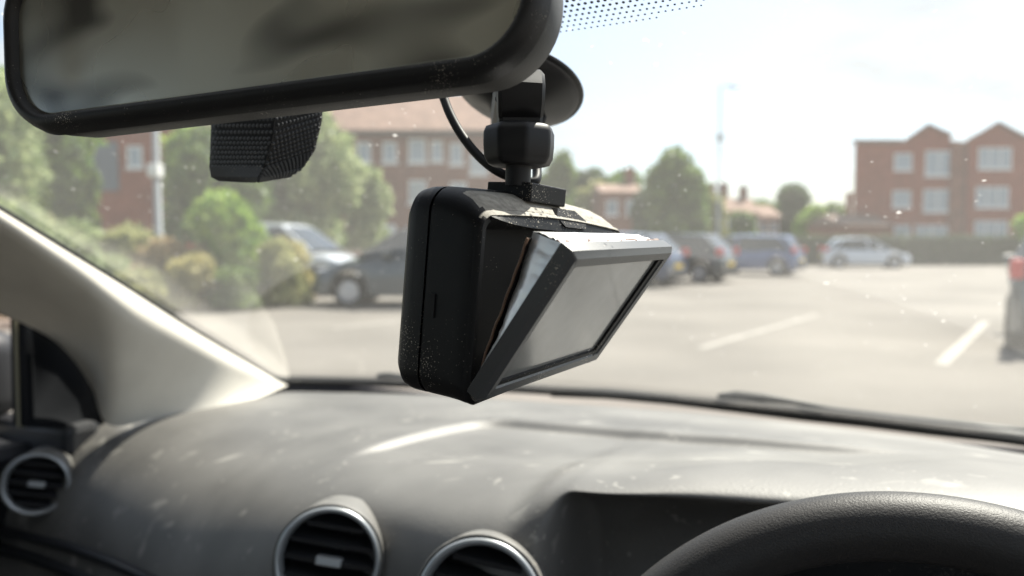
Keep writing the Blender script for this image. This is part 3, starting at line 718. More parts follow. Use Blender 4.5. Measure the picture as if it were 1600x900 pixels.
# --- dashboard as one smooth surface
KN = [ # r, profile (u,z) from under the glass to the bottom of the face
 (-1.02, [(0.99, -0.2720), (0.92, -0.2550), (0.84, -0.2485), (0.76, -0.2450), (0.69, -0.2480), (0.645, -0.2680), (0.615, -0.3100), (0.59, -0.3800), (0.57, -0.5000)]),
 (-.86,  [(1.04, -0.2650), (0.96, -0.2460), (0.86, -0.2375), (0.77, -0.2340), (0.69, -0.2380), (0.635, -0.2580), (0.59, -0.3050), (0.565, -0.3800), (0.55, -0.5000)]),
 (-.60,  [(1.1, -0.2600), (1.02, -0.2400), (0.88, -0.2275), (0.76, -0.2220), (0.65, -0.2280), (0.585, -0.2480), (0.53, -0.2900), (0.49, -0.3700), (0.47, -0.5000)]),
 (-.45,  [(1.13, -0.2630), (1.03, -0.2410), (0.89, -0.2231), (0.75, -0.2106), (0.61, -0.2050), (0.53, -0.2180), (0.48, -0.2550), (0.455, -0.3400), (0.445, -0.5000)]),
 (-.34,  [(1.14, -0.2630), (1.04, -0.2390), (0.89, -0.2191), (0.74, -0.2046), (0.59, -0.1940), (0.5, -0.1980), (0.468, -0.2250), (0.452, -0.3100), (0.445, -0.5000)]),
 (-.212,  [(1.145, -0.2630), (1.045, -0.2370), (0.89, -0.2151), (0.74, -0.1986), (0.58, -0.1840), (0.48, -0.1800), (0.432, -0.1970), (0.413, -0.2700), (0.408, -0.5000)]),
 (-.180, [(1.145, -0.2630), (1.045, -0.2370), (0.89, -0.2141), (0.74, -0.1966), (0.58, -0.1760), (0.49, -0.1680), (0.447, -0.1720), (0.43, -0.2700), (0.41, -0.5000)]),
 (-.165, [(1.145, -0.2630), (1.045, -0.2370), (0.89, -0.2131), (0.74, -0.1956), (0.58, -0.1740), (0.49, -0.1660), (0.449, -0.1680), (0.55, -0.1860), (0.5, -0.5000)]),
 (-.06,  [(1.14, -0.2630), (1.04, -0.2370), (0.89, -0.2111), (0.74, -0.1906), (0.59, -0.1630), (.507, -.155), (.468, -.170), (.585, -.192), (0.59, -0.5000)]),
 (.10,   [(1.12, -0.2630), (1.02, -0.2370), (0.87, -0.2072), (0.73, -0.1826), (0.6, -0.1530), (.517, -.146), (.472, -.161), (.60, -.188), (0.61, -0.5000)]),
 (.30,   [(1.06, -0.2630), (0.96, -0.2390), (0.84, -0.2131), (0.71, -0.1876), (0.59, -0.1620), (.507, -.154), (.456, -.168), (.58, -.192), (0.6, -0.5000)]),
 (.52,   [(0.95, -0.2680), (0.86, -0.2530), (0.77, -0.2421), (0.68, -0.2276), (0.6, -0.2200), (0.54, -0.2200), (0.5, -0.2400), (0.48, -0.3500), (0.47, -0.5000)]),
]
def dash_profile(r):
    ks = [k[0] for k in KN]; i = max(0, min(len(KN) - 2, next((j for j in range(len(KN) - 1) if r <= ks[j + 1]), len(KN) - 2)))
    t = (r - ks[i]) / (ks[i + 1] - ks[i]); t = max(0, min(1, t)); t = t * t * (3 - 2 * t) if i in (5, 6, 7) else t
    a = np.array(KN[i][1]); b = np.array(KN[i + 1][1]); 
    return a * (1 - t) + b * t
def bspl(c, n):
    c = np.vstack([2 * c[0] - c[1], c, 2 * c[-1] - c[-2]]); out = []
    for i in range(len(c) - 3):
        for k in range(n):
            t = k / n; p0, p1, p2, p3 = c[i:i + 4]
            out.append((p0 * (1 - t) ** 3 + p1 * (3 * t ** 3 - 6 * t * t + 4) + p2 * (-3 * t ** 3 + 3 * t * t + 3 * t + 1) + p3 * t ** 3) / 6)
    return np.array(out)
def sst(a, b, x):
    t = max(0, min(1, (x - a) / (b - a))); return t * t * (3 - 2 * t)
def detail(r, u):
    z = 0
    # sunken tray in the middle of the deck with a raised rim
    left = -.39 + (u - .79) * (-.046 / -.18) * 1.0
    far = .797 - .17 * max(0, r + .37)
    dl = r - left; df = far - u; d = min(dl, df)
    # round the corner
    if dl < .05 and df < .05: d = .05 - math.hypot(.05 - dl, .05 - df)
    fade = sst(.56, .64, u) * (1 - sst(-.02, .10, r))
    z += fade * (-.0075 * sst(0, .012, d) + (.0006 if dl < df else .0020) * math.exp(-((d + .010) / .009) ** 2))
    g = u - (.905 + .02 * (r + .25)); z += -.0025 * math.exp(-(g / .004) ** 2) * sst(-.45, -.3, r)
    return z
def build_dash():
    root = empty('dashboard', C(-.3, .6, -.4)); tag(root, 'dusty dark grey dashboard with round air vents and instrument hood', 'dashboard')
    T = root.location
    rs = sorted(set(list(np.arange(-1.02, -.46, .006)) + list(np.arange(-.46, .12, .003)) + list(np.arange(.12, .52, .008))))
    NS = 40; rows = []
    for r in rs:
        pr = bspl(dash_profile(r), NS)
        rows.append([C(r, u, z) - T for u, z in pr])
    # smooth the crossings between knots along r, except near the instrument opening
    A = np.array([[tuple(p) for p in row] for row in rows]); rr = np.array(rs)
    for it in range(60):
        B = A.copy(); B[1:-1] = (A[:-2] + 2 * A[1:-1] + A[2:]) / 4
        w = np.where((rr > -.22) & (rr < -.10), .0 if it > 4 else .5, 1.0)[:, None, None]
        keep = np.where((rr > -.46) & (rr < -.33), .25, 1.0)[:, None, None]
        A = A * (1 - w * keep) + B * w * keep
    for i in range(A.shape[0]):
        for j in range(2 * NS, 6 * NS):
            p = A[i, j]; q = (Vector(p) + T) - Vector((0, 0, CAMZ)); A[i, j, 2] += detail(q.dot(CR), q.dot(CF))
    n = A.shape[1]; m = MB()
    m.v = [tuple(p) for row in A for p in row]; 
    m.f = [(i * n + j, (i + 1) * n + j, (i + 1) * n + j + 1, i * n + j + 1) for i in range(len(rows) - 1) for j in range(n - 1)]
    m.m = [0] * len(m.f)
    m.build('dash_top', M['dash'], root, True, fix=False)
    global DASH, DASH_R
    DASH = A + np.array(tuple(T)); DASH_R = rr
    # vents: centre pixel, distance, radius, facing in the car frame
    def vent(px, py, Y, R, nrm, tilt=0):
        c = P(px, py, Y); nd = (CR * nrm[0] + CF * nrm[1] + Vector((0, 0, nrm[2]))).normalized()
        fr = frame_z(c - T, nd)
        m = MB(); m.lathe([(R * 1.0, .001), (R * 1.02, .0025), (R * 1.05, .001), (R * 1.045, -.006), (R * 1.03, -.016), (R * 1.03, -.05)], fr, 64); m.build('vent_collar', M['dash'], root, True)
        m = MB(); m.lathe([(R * .86, -.004), (R * .885, .0025), (R * .93, .0052), (R * .98, .0045), (R * 1.01, .001), (R * 1.01, -.004)], fr, 72)
        v = m.build('air_vent', M['ring'], root, True)
        m = MB(); m.lathe([(R * .87, -.002), (R * .85, -.02), (R * .8, -.032), (.001, -.034)], fr, 48); m.build('vent_bowl', M['cavity'], v, True)
        Rm = fr @ Matrix.Rotation(R_(tilt), 4, 'Z')
        for k in range(-2, 3):
            yy = k * R * .33; hw_ = math.sqrt(max(0, (R * .855) ** 2 - yy ** 2))
            sm = MB(); rg = []
            for q in range(13):
                x = -hw_ + 2 * hw_ * q / 12; bow = .004 * (1 - (x / R) ** 2)
                th = .0016; rg.append([Rm @ Vector((x, yy + a_, b_ + bow)) for a_, b_ in ((-th - .002, -.004), (th - .002, -.003), (th + .004, -.016), (-th + .004, -.017))])
            sm.rings(rg, True, True, True); sm.build('slat', M['slat'], v, 50)
        sm = MB(); sm.box(-R * .23, R * .27, -.0035, .0035, -.004, .0055, Rm); sm.build('vent_tab', M['ring'] , v, bevel=.0015)
    vent(57, 756, .895, .0376, (.66, -.74, .10), -12)
    vent(513, 876, .542, .0397, (.44, -.88, .20), -10)
    vent(749, 946, .465, .0425, (.24, -.95, .24), -8)
    # instrument panel inside the hood
    m = MB(); a = [C(-.13, .565, -.2) - T, C(.33, .565, -.2) - T, C(.33, .55, -.42) - T, C(-.13, .55, -.42) - T]
    m.rings([a, [p + CF * .02 for p in a]], True, True, True); m.build('instrument_panel', M['cavity'], root, bevel=.012)
    # two raised trim strips across the passenger side
    def face_pt(px, py, off=.0):
        # nearest mesh vertex to the sight line
        d = (P(px, py, 1) - Vector((0, 0, CAMZ))).normalized(); q = DASH.reshape(-1, 3) - np.array((0, 0, CAMZ)); dv = np.array(tuple(d))
        t = q @ dv; e = np.linalg.norm(q - t[:, None] * dv, axis=1); i = int(np.argmin(e + .02 * t)); p = Vector((0, 0, CAMZ)) + d * float(t[i]); return p - d * off
    for (pts, r_, mm) in (([(-40, 822), (40, 838), (110, 855), (180, 880), (235, 905), (280, 930)], .006, 'dash_dark'), ([(-40, 850), (40, 868), (100, 890), (150, 912), (200, 940)], .007, 'slat')):
        ps = [face_pt(x, y, .001) - T for x, y in pts]; MB().tube(ps, r_, 10).build('trim_strip', M[mm], root, True)
    return root
build_dash()

# --- steering wheel
def build_wheel():
    up = (CF * math.sin(R_(24)) + Vector((0, 0, math.cos(R_(24))))).normalized()
    Rr, rt = .175, .0165
    apex = P(1470, 773, .352); c = apex - up * (Rr + rt) - CF * 0.0
    nrm = (-CF * math.cos(R_(24)) + Vector((0, 0, math.sin(R_(24))))).normalized()
    Mx = frame_z(c, nrm)
    root = empty('steering_wheel', c, M=Mx.to_3x3()); tag(root, 'black grained leather steering wheel at the bottom right', 'steering wheel')
    m = MB(); rg = []
    for i in range(160):
        a = 2 * math.pi * i / 160; e = Vector((math.cos(a), math.sin(a), 0))
        rg.append([e * (Rr + rt * math.cos(t)) + Vector((0, 0, rt * 1.08 * math.sin(t))) for t in [2 * math.pi * k / 28 for k in range(28)]])
    rg.append(rg[0]); m.rings(rg); m.build('rim', M['leather'], root, True)
    m = MB(); m.lathe([(.002, .03), (.05, .028), (.066, .018), (.07, -.01), (.05, -.04)], None, 40, True, True); m.build('hub', M['dash_dark'], root, 40)
    for a in (0, 180, 270):
        T = Matrix.Rotation(R_(a), 4, 'Z'); MB().box(.05, Rr - .008, -.02, .02, -.012, .006, T).build('spoke', M['dash_dark'], root, bevel=.005)
build_wheel()

# --- pillar trim, seal, door corner
def build_pillar():
    seal = [(448, 603), (425, 590), (380, 562), (300, 513), (200, 449), (100, 387), (0, 326), (-120, 255), (-260, 175)]
    Up = [on_glass(x, y, -.004) for x, y in seal]
    low = [(440, 606, None), (400, 622, None), (340, 638, None), (250, 652, None), (170, 664, None), (143, 605, 1), (106, 552, 1), (50, 512, 1), (-150, 424, 1)]
    Lo = []
    for x, y, k in low:
        if k is None: Lo.append(ray_fn(x, y, lambda r, u, z: -.236 - z, .1, 3))
        else: Lo.append(on_side(x, y, -.905))
    def interp(L, n):
        out = []
        for i in range(len(L) - 1):
            p0 = L[max(i - 1, 0)]; p1 = L[i]; p2 = L[i + 1]; p3 = L[min(i + 2, len(L) - 1)]
            for k in range(n):
                t = k / n; out.append(.5 * ((2 * p1) + (p2 - p0) * t + (2 * p0 - 5 * p1 + 4 * p2 - p3) * t * t + (3 * p1 - p0 - 3 * p2 + p3) * t ** 3))
        out.append(L[-1]); return out
    Ui, Li = interp(Up, 8), interp(Lo, 8); m = MB(); rows = []
    for a, b in zip(Ui, Li):
        row = []
        w = (b - a).length; PK = .24; tocab = (CR * .75 - CF * .45 + Vector((0, 0, .25))).normalized()
        for k in range(15):
            t = k / 14; bulge = math.sin(math.pi / 2 * t / PK) if t < PK else (1 - (t - PK) / (1 - PK)) ** 1.25 if t < 1 else 0
            row.append(a.lerp(b, t) + tocab * (bulge * min(.04, w * .2)))
        rows.append(row)
    root = empty('windscreen_pillar', Up[3]); tag(root, 'cream trim pillar on the left between windscreen and door window', 'pillar')
    m.rings([[p - root.location for p in r] for r in rows], False); m.build('pillar_trim', M['cream'], root, True)
    m = MB(); m.tube([p - root.location - CF * .0 for p in Ui], .0032, 8); m.build('pillar_seal', M['rubber'], root, True)
    # door corner: black sail panel, frame, cream runner, top of the door
    root = empty('passenger_door', on_side(80, 660, -.93)); tag(root, 'passenger door corner with black triangular panel and dark sill at the left edge', 'door'); T = root.location
    sp = [(40, 500), (66, 498), (125, 530), (160, 575), (172, 625), (172, 674), (44, 668)]
    a = [on_side(x, y, -.915) - T for x, y in sp]; b = [p - CR * .03 for p in a]; cc = sum(a, Vector()) / len(a)
    ins = [cc + (p - cc) * .8 - CR * .006 for p in a]
    m = MB(); m.rings([b, a, [cc + (p - cc) * .9 + CR * .002 for p in a], ins], True, False, True); m.build('sail_panel', M['sail'], root, 50)
    a = [on_side(x, y, -.93) - T for x, y in ((24, 500), (40, 505), (45, 668), (29, 668))]; m = MB(); m.rings([a, [p - CR * .003 for p in a]], True, True, True); m.build('window_channel', mat('channel_felt', (.3, .28, .2), .9, .1), root)
    a = [on_side(x, y, -.925) - T for x, y in ((-300, 390), (0, 480), (62, 506), (108, 538), (148, 585), (185, 560), (140, 500), (75, 462), (0, 436), (-300, 340))]
    m = MB(); m.rings([a, [p - CR * .04 for p in a]], True, True, True); m.build('window_frame', M['rubber'], root)
    # door top
    m = MB(); z0 = -.262
    sec = [(-1.0, -.50), (-.985, -.33), (-.965, -.275), (-.975, -.262), (-1.05, -.258), (-1.08, -.27), (-1.08, -.55)]
    m.rings([[C(r, u_, z) - T for r, z in sec] for u_ in (.66, .60, .4, .0, -.6, -1.0)], True, True, True); m.build('door_top', M['dash_dark'], root, 40)
    gl = MB(); gl.box(0, 1, 0, 1, 0, 1)
    mat_g = bpy.data.materials.new('side_glass'); mat_g.use_nodes = True; nt = mat_g.node_tree; nt.nodes.clear()
    o_ = nt.nodes.new('ShaderNodeOutputMaterial'); t_ = nt.nodes.new('ShaderNodeBsdfTransparent'); t_.inputs[0].default_value = (.85, .88, .87, 1); g_ = nt.nodes.new('ShaderNodeBsdfGlossy'); g_.inputs[1].default_value = .02
    f_ = nt.nodes.new('ShaderNodeFresnel'); x_ = nt.nodes.new('ShaderNodeMixShader'); nt.links.new(f_.outputs[0], x_.inputs[0]); nt.links.new(t_.outputs[0], x_.inputs[1]); nt.links.new(g_.outputs[0], x_.inputs[2]); nt.links.new(x_.outputs[0], o_.inputs[0])
    m = MB(); a = [C(-.965, .56, -.27) - T, C(-.965, -.9, -.27) - T, C(-.93, -.9, .16) - T, C(-.93, .2, .16) - T, C(-.95, .4, .05) - T]
    m.rings([a, [p - CR * .004 for p in a]], True, True, True); m.build('window_glass', mat_g, root)
build_pillar()

# --- roof lining
m = MB(); rows = []
for u in (.16, .10, .0, -.3, -.8, -1.4, -2.0):
    rows.append([C(r, u + .06 * (1 - ((r + .24) / .7) ** 2) - .06, .205 + .03 * sst(.16, -.2, u) + .03 * (1 - ((r + .24) / .72) ** 2)) for r in np.linspace(-.95, .47, 15)])
m.rings(rows, False); o = m.build('headliner', M['headliner'], None, True); md = o.modifiers.new('t', 'SOLIDIFY'); md.thickness = .03; md.offset = 1
tag(o, 'pale cloth roof lining above the windscreen', 'roof lining', kind='structure')

# --- rear view mirror
def build_mirror():
    PL, PR = P(8, 216, .352), P(856, 111, .255)
    ax = (PR - PL); W_ = ax.length; ax.normalize()
    up = Vector((0, 0, 1)); up = (up - ax * up.dot(ax)).normalized()
    back = up.cross(ax).normalized()        # away from the driver
    rotx = Matrix.Rotation(R_(-2), 3, ax)     # top leaned towards the driver
    up = rotx @ up; back = rotx @ back
    Mx = Matrix((ax, back, up)).transposed()
    root = empty('rear_view_mirror', PL, M=Mx); tag(root, 'black framed interior rear-view mirror across the top left', 'rear-view mirror')
    Hm = .083
    rr = lambda i, b, r: rrect(i, W_ - i, i, Hm - i, r, b, 14)
    m = MB(); m.rings([rr(.0088, .0025, .022), rr(.0080, -.0012, .023), rr(.0060, -.0028, .025), rr(.003, -.0015, .027), rr(.0012, .002, .029), rr(.0, .0065, .030)], True); m.build('bezel', M['mir_plastic'], root, True)
    m = MB(); m.rings([rr(.0014, .0062, .029), rr(.0010, .0075, .029), rr(.0010, .014, .029), rr(.002, .026, .029), rr(.006, .035, .028), rr(.018, .040, .02)], True, False, True); m.build('housing', mat('mirror_shell', (.055, .055, .054), .6, .4, var=.2, vscale=60, bump=.35, bscale=1100, dust=.2, dscale=1500, bdist=.0003), root, 60)  # shell paler than the bezel: dust, and its lit underside put into the colour
    m = MB(); g = rr(.0094, .0018, .022); m.rings([rr(.0072, .0022, .0235), g], True, False, True); o = m.build('mirror_glass', M['mirror'], root, False)
    # stalk to the windscreen base
    a = Vector((W_ * .42, .035, Hm * .6)); q = on_glass(430, 60); inv = Mx.transposed()
    b = inv @ (q - PL); m = MB(); m.tube([a, a.lerp(b, .5) + Vector((0, 0, .01)), b], [.012, .010, .014], 16); m.build('stalk', M['mir_plastic'], root, True)
build_mirror()

# --- ribbed sensor cover hanging below the mirror
def build_cover():
    T0 = P(415, 240, .40); root = empty('sensor_cover', T0); tag(root, 'black studded plastic sensor cover under the rear-view mirror', 'sensor cover')
    pts_top = [(329, 180, .405), (418, 180, .392), (504, 170, .41)]
    L = [P(331, 150, .405), P(329, 215, .405), P(327, 262, .405), P(330, 277, .406), P(342, 283, .406)]
    Cc = [P(432, 150, .388), P(426, 215, .388), P(412, 262, .389), P(404, 277, .389), P(402, 284, .390)]
    Rr_ = [P(506, 140, .415), P(503, 190, .415), P(492, 235, .414), P(474, 262, .410), P(450, 277, .406)]
    back = Vector((-.015, .05, .008))
    rows = []
    for l, c, r in zip(L, Cc, Rr_):
        row = [l + back, l + back * .5, l] + [l.lerp(c, k / 8) for k in range(1, 9)] + [c.lerp(r, k / 8) for k in range(1, 9)] + [r + back * .5, r + back]
        rows.append([p - T0 for p in row])
    m = MB(); m.rings(rows, False); m.rings([rows[-1], [p + back * .5 + Vector((0, 0, .0)) for p in rows[-1]]], False); m.build('shell', M['black_plain'], root, 60)
    # studs
    m = MB()
    def pt(A, B, s, t):   # s along face, t down rows
        k = min(3.999, t * 4); i = int(k); f = k - i
        a = A[i].lerp(A[i + 1], f); b = B[i].lerp(B[i + 1], f); return a.lerp(b, s)
    for (A, B, nx, ny, hh) in ((Cc, Rr_, 13, 21, .0011), (L, Cc, 16, 22, .0002)):
        for j in range(ny):
            for i in range(nx):
                s = (i + .5 + .5 * (j % 2)) / nx; t = .12 + .86 * (j + .5) / ny
                if s > .99: continue
                p = pt(A, B, s, t); e1 = (pt(A, B, min(1, s + .02), t) - p).normalized(); e2 = (pt(A, B, s, min(1, t + .02)) - p).normalized(); nn = e1.cross(e2).normalized()
                if nn.y > 0: nn = -nn
                q = .00125
                base = [p + e1 * q * math.cos(g_) + e2 * q * math.sin(g_) * .9 - T0 for g_ in [math.pi * h / 3 for h in range(6)]]
                topp = [p + (v + T0 - p) * .45 + nn * hh - T0 for v in base]
                m.rings([base, topp], True, False, True)
    m.build('studs', M['flap'], root, kind='stuff')
build_cover()

# --- dashcam
BM = Matrix.Rotation(.9374, 3, 'Z') @ Matrix.Rotation(.062, 3, 'X') @ Matrix.Rotation(.0501, 3, 'Y')
BO = Vector((-.0180, .2922, -.0656 + CAMZ))
def build_cam():
    root = empty('dashcam', BO, M=BM); tag(root, 'broken black dashcam with its rear screen prised open, hanging from the mount', 'dashcam')
    w, h = .1205, .082
    def ring(i0, z0, z1, b, r, arch=.0028):
        o_ = rrect(i0, w - i0, z0, z1, r, b, 8, arch)
        for p in o_:      # the case narrows a little towards the bottom
            k = 1 - max(0, min(1, p.z / h)); t = p.x / w
            p.x -= .015 * k * t; p.z += .014 * k * t * t
        return o_
    m = MB()
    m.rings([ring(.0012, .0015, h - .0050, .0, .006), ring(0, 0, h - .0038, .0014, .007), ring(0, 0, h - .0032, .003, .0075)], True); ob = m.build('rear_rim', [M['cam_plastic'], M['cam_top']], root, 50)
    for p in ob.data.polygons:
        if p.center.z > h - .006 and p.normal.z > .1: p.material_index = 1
    m = MB()
    m.rings([ring(.0004, .0004, h - .0031, .0031, .0075), ring(0, 0, h - .0016, .0050, .008), ring(0, 0, h + .0020, .010, .010), ring(0, 0, h + .0045, .016, .011), ring(0, 0, h + .0058, .023, .011), ring(0, 0, h + .0060, .0268, .011), ring(.0007, .0007, h + .0053, .0271, .0105), ring(.0007, .0007, h + .0053, .0279, .0105)], True)
    # rear chamfer of the roof: dust, with sunlight painted into its paler colour
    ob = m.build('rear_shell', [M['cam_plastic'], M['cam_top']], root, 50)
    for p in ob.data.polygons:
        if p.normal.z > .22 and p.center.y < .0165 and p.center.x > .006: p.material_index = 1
    m = MB(); m.rings([ring(0, 0, h + .006, .0282, .011), ring(0, 0, h + .0058, .035, .011), ring(.0010, .0010, h + .0048, .0395, .010), ring(.0040, .0040, h + .0015, .0435, .009), ring(.012, .012, h - .007, .046, .006)], True, False, True)
    fs = m.build('front_shell', M['cam_plastic'], root, 60)
    # inside of the open back
    m = MB(); m.rings([ring(.0012, .0015, h - .0050, .0, .006), ring(.0042, .0042, h - .0072, .0006, .004), ring(.0045, .0045, h - .0076, .015, .004)], True, False, True); m.build('cavity', M['cavity'], root, 50)
    # lens on the front
    T = frame_z(Vector((w * .5, .0458, h * .55)), Vector((0, 1, 0)))
    m = MB(); m.lathe([(.017, 0), (.017, .006), (.014, .009), (.012, .007), (.001, .010)], T, 32, False, True); m.build('lens', M['black_gloss'], root, 40)
    # card slot and speaker slit on the side facing us
    MB().box(-.0006, .0004, .021, .0245, h * .41, h * .53).build('card_slot', M['cavity'], root)
    # top latch notch, ledge and dusty lip
    zt = h - .0050
    m = MB(); lip = []
    for k in range(25):
        t = k / 24; x = .006 + (w - .012) * t; arch = .0028 * (1 - (2 * t - 1) ** 2)
        lip.append([Vector((x, -.0012, zt + arch - .0052 * (1 - abs(2 * t - 1) ** 3) - .0004)), Vector((x, .0006, zt + arch + .0002)), Vector((x, .006, zt + arch - .002)), Vector((x, .006, zt + arch - .006))])
    m.rings(lip, True, True, True); m.build('top_lip', M['cam_plastic'], root, 40)
    nt_ = [(.056, 0), (.060, .0042), (.075, .0042), (.082, 0), (.078, -.0042), (.060, -.0042)]
    m = MB(); zc = h - .0040 + .0026
    a = [Vector((x, -.0016 + (z + .0042) * .62, zc + z)) for x, z in nt_]; m.rings([a, [p + Vector((0, .006, 0)) for p in a]], True, True, True); m.build('latch', M['cavity'], root)
    m = MB(); rnd = random.Random(4)
    for k in range(9):
        x = .050 + k * .0022; z0 = zt - .006 + rnd.uniform(-.0004, .0004)
        m.tube([(x, -.0018, z0), (x + rnd.uniform(-.0004, .0014), -.0022, z0 + rnd.uniform(.001, .002))], .00013, 4)
    m.build('glue_threads', mat('white_glue', (.8, .78, .72), .6), root)
    # prised screen flap: its own frame of axes relative to the body
    FM = Matrix.Rotation(1.0446, 3, 'Z') @ Matrix.Rotation(.6210, 3, 'X') @ Matrix.Rotation(-.0129, 3, 'Y'); FO = Vector((-.0128, .2872, -.0632 + CAMZ))
    Lx = (BM.transposed() @ FM).to_4x4(); Lx.translation = BM.transposed() @ (FO - BO)
    fw, fh = .1115, .0727
    def fr(i, b, r=.0008, dx=0, dz=0, sh=0): return [Lx @ p for p in rrect(i + dx, fw - i - sh, i + dz, fh - i, r, b, 4)]
    m = MB()
    bw = .0075
    m.rings([fr(.0012, .0082, .0006), fr(0, .0076), fr(0, .0022), fr(.0022, 0, .0012), fr(.0062, .0003, .001), fr(.0068, .0013, .0006), fr(.0075, .0024, .0005)], True, True, False)
    fl = m.build('screen_flap', M['flap'], root, 40)
    m = MB(); m.rings([fr(.0072, .0022, .0005), fr(.0074, .00215, .0005)], True, False, True); m.build('screen', M['screen'], fl)
    # dark reveal along the right and lower edges
    m = MB(); m.box(fw - .0112, fw - .0072, .0009, .0023, .0072, fh - .0072, Lx); m.box(.0072, fw - .0112, .0009, .0023, .0072, .0092, Lx); m.build('screen_gasket', M['cavity'], fl)
    # inner wall of the flap, torn edge
    m = MB(); rnd = random.Random(2); pa = []; pb = []
    for k in range(30):
        x = .002 + (fw - .004) * k / 29; pa.append(Lx @ Vector((x, .0080, fh - .0012))); pb.append(Lx @ Vector((x, .0096 + rnd.uniform(-.0008, .0012), fh - .0012 + rnd.uniform(-.0004, .0006))))
    m.rings([pa, pb], False); o = m.build('torn_edge', M['copper'], fl); md = o.modifiers.new('s', 'SOLIDIFY'); md.thickness = .0005
    # battery pouch wrapped in silver foil between sheet and flap
    A0, A1, B0, B1 = Vector((.0035, -.0002, .0070)), Vector((.0035, -.0205, .0692)), Vector((.100, .002, .010)), Vector((.094, -.0160, .0735))
    def SH(s_, t): return A0.lerp(A1, t).lerp(B0.lerp(B1, t), s_)   # plane of the insulation sheet leaning out of the case
    def seg(a, b, nx, nz, f): return [[f(i / nx, j / nz) for i in range(nx + 1)] for j in range(nz + 1)]
    def pouch():
        mb = MB(); rng = random.Random(7); nx, nz = 44, 40
        # front (flap side) plane and back (board side) plane, in flap space; board leans less
        def back(s, t):
            p = SH(.035 + s * .90, .10 + .90 * t); c = .0009 * mnoise.noise(Vector((p.x * 110, p.z * 110, 3)))
            return p + Vector((0, -.0006 + c, .0026 * t))
        def front(s, t):
            x = .0015 + s * (fw - .012); z = .008 + t * (fh - .0088); return Lx @ Vector((x, .0084, z))
        Bk = [[back(i / nx, j / nz) for i in range(nx + 1)] for j in range(nz + 1)]; Ft = [[front(i / nx, j / nz) for i in range(nx + 1)] for j in range(nz + 1)]
        mb.rings(Bk, False); mb.rings(Ft, False)
        tp = []
        for q in range(13):
            t = q / 12; row = []
            for i in range(nx + 1):
                p = Bk[-1][i].lerp(Ft[-1][i], t); k_ = math.sin(math.pi * t)
                row.append(p + Vector((0, 0, 1)) * (k_ * (.0012 * mnoise.noise(Vector((i * .35, q * .6, 0))) + .0006)))
            tp.append(row)
        mb.rings(tp, False)
        for side in (0, nx):
            mb.rings([[Bk[j][side].lerp(Ft[j][side], t) + (BM.transposed() @ Vector((0, 0, 0))) + Vector(((-.0016 if side == 0 else .0016) * math.sin(math.pi * t) * (1 + .5 * mnoise.noise(Vector((j * .5, t * 3, 2)))), 0, 0)) for t in (0, .25, .5, .75, 1)] for j in range(nz + 1)], False)
        return mb
    pouch().build('battery_pouch', M['foil'], root, True)
    # thin black insulation sheet standing in the opening
    m = MB(); rows = []
    for j in range(21):
        t = j / 20; row = []
        for i in range(25):
            s_ = i / 24; p = SH(s_, t); row.append(p + Vector((0, .0006 * math.sin(s_ * 7 + t * 3) + .0010 * mnoise.noise(Vector((p.x * 130, p.z * 130, 9))), 0)))
        rows.append(row)
    m.rings(rows, False); o = m.build('insulation_sheet', M['cavity'], root, True); md = o.modifiers.new('s', 'SOLIDIFY'); md.thickness = .0004; md.offset = 0
    m = MB(); m.tube([r[0] + Vector((-.0002, -.0004, 0)) for r in rows[2:]], .0006, 5); m.build('copper_edge', M['copper'], root, True)
    return root
build_cam()

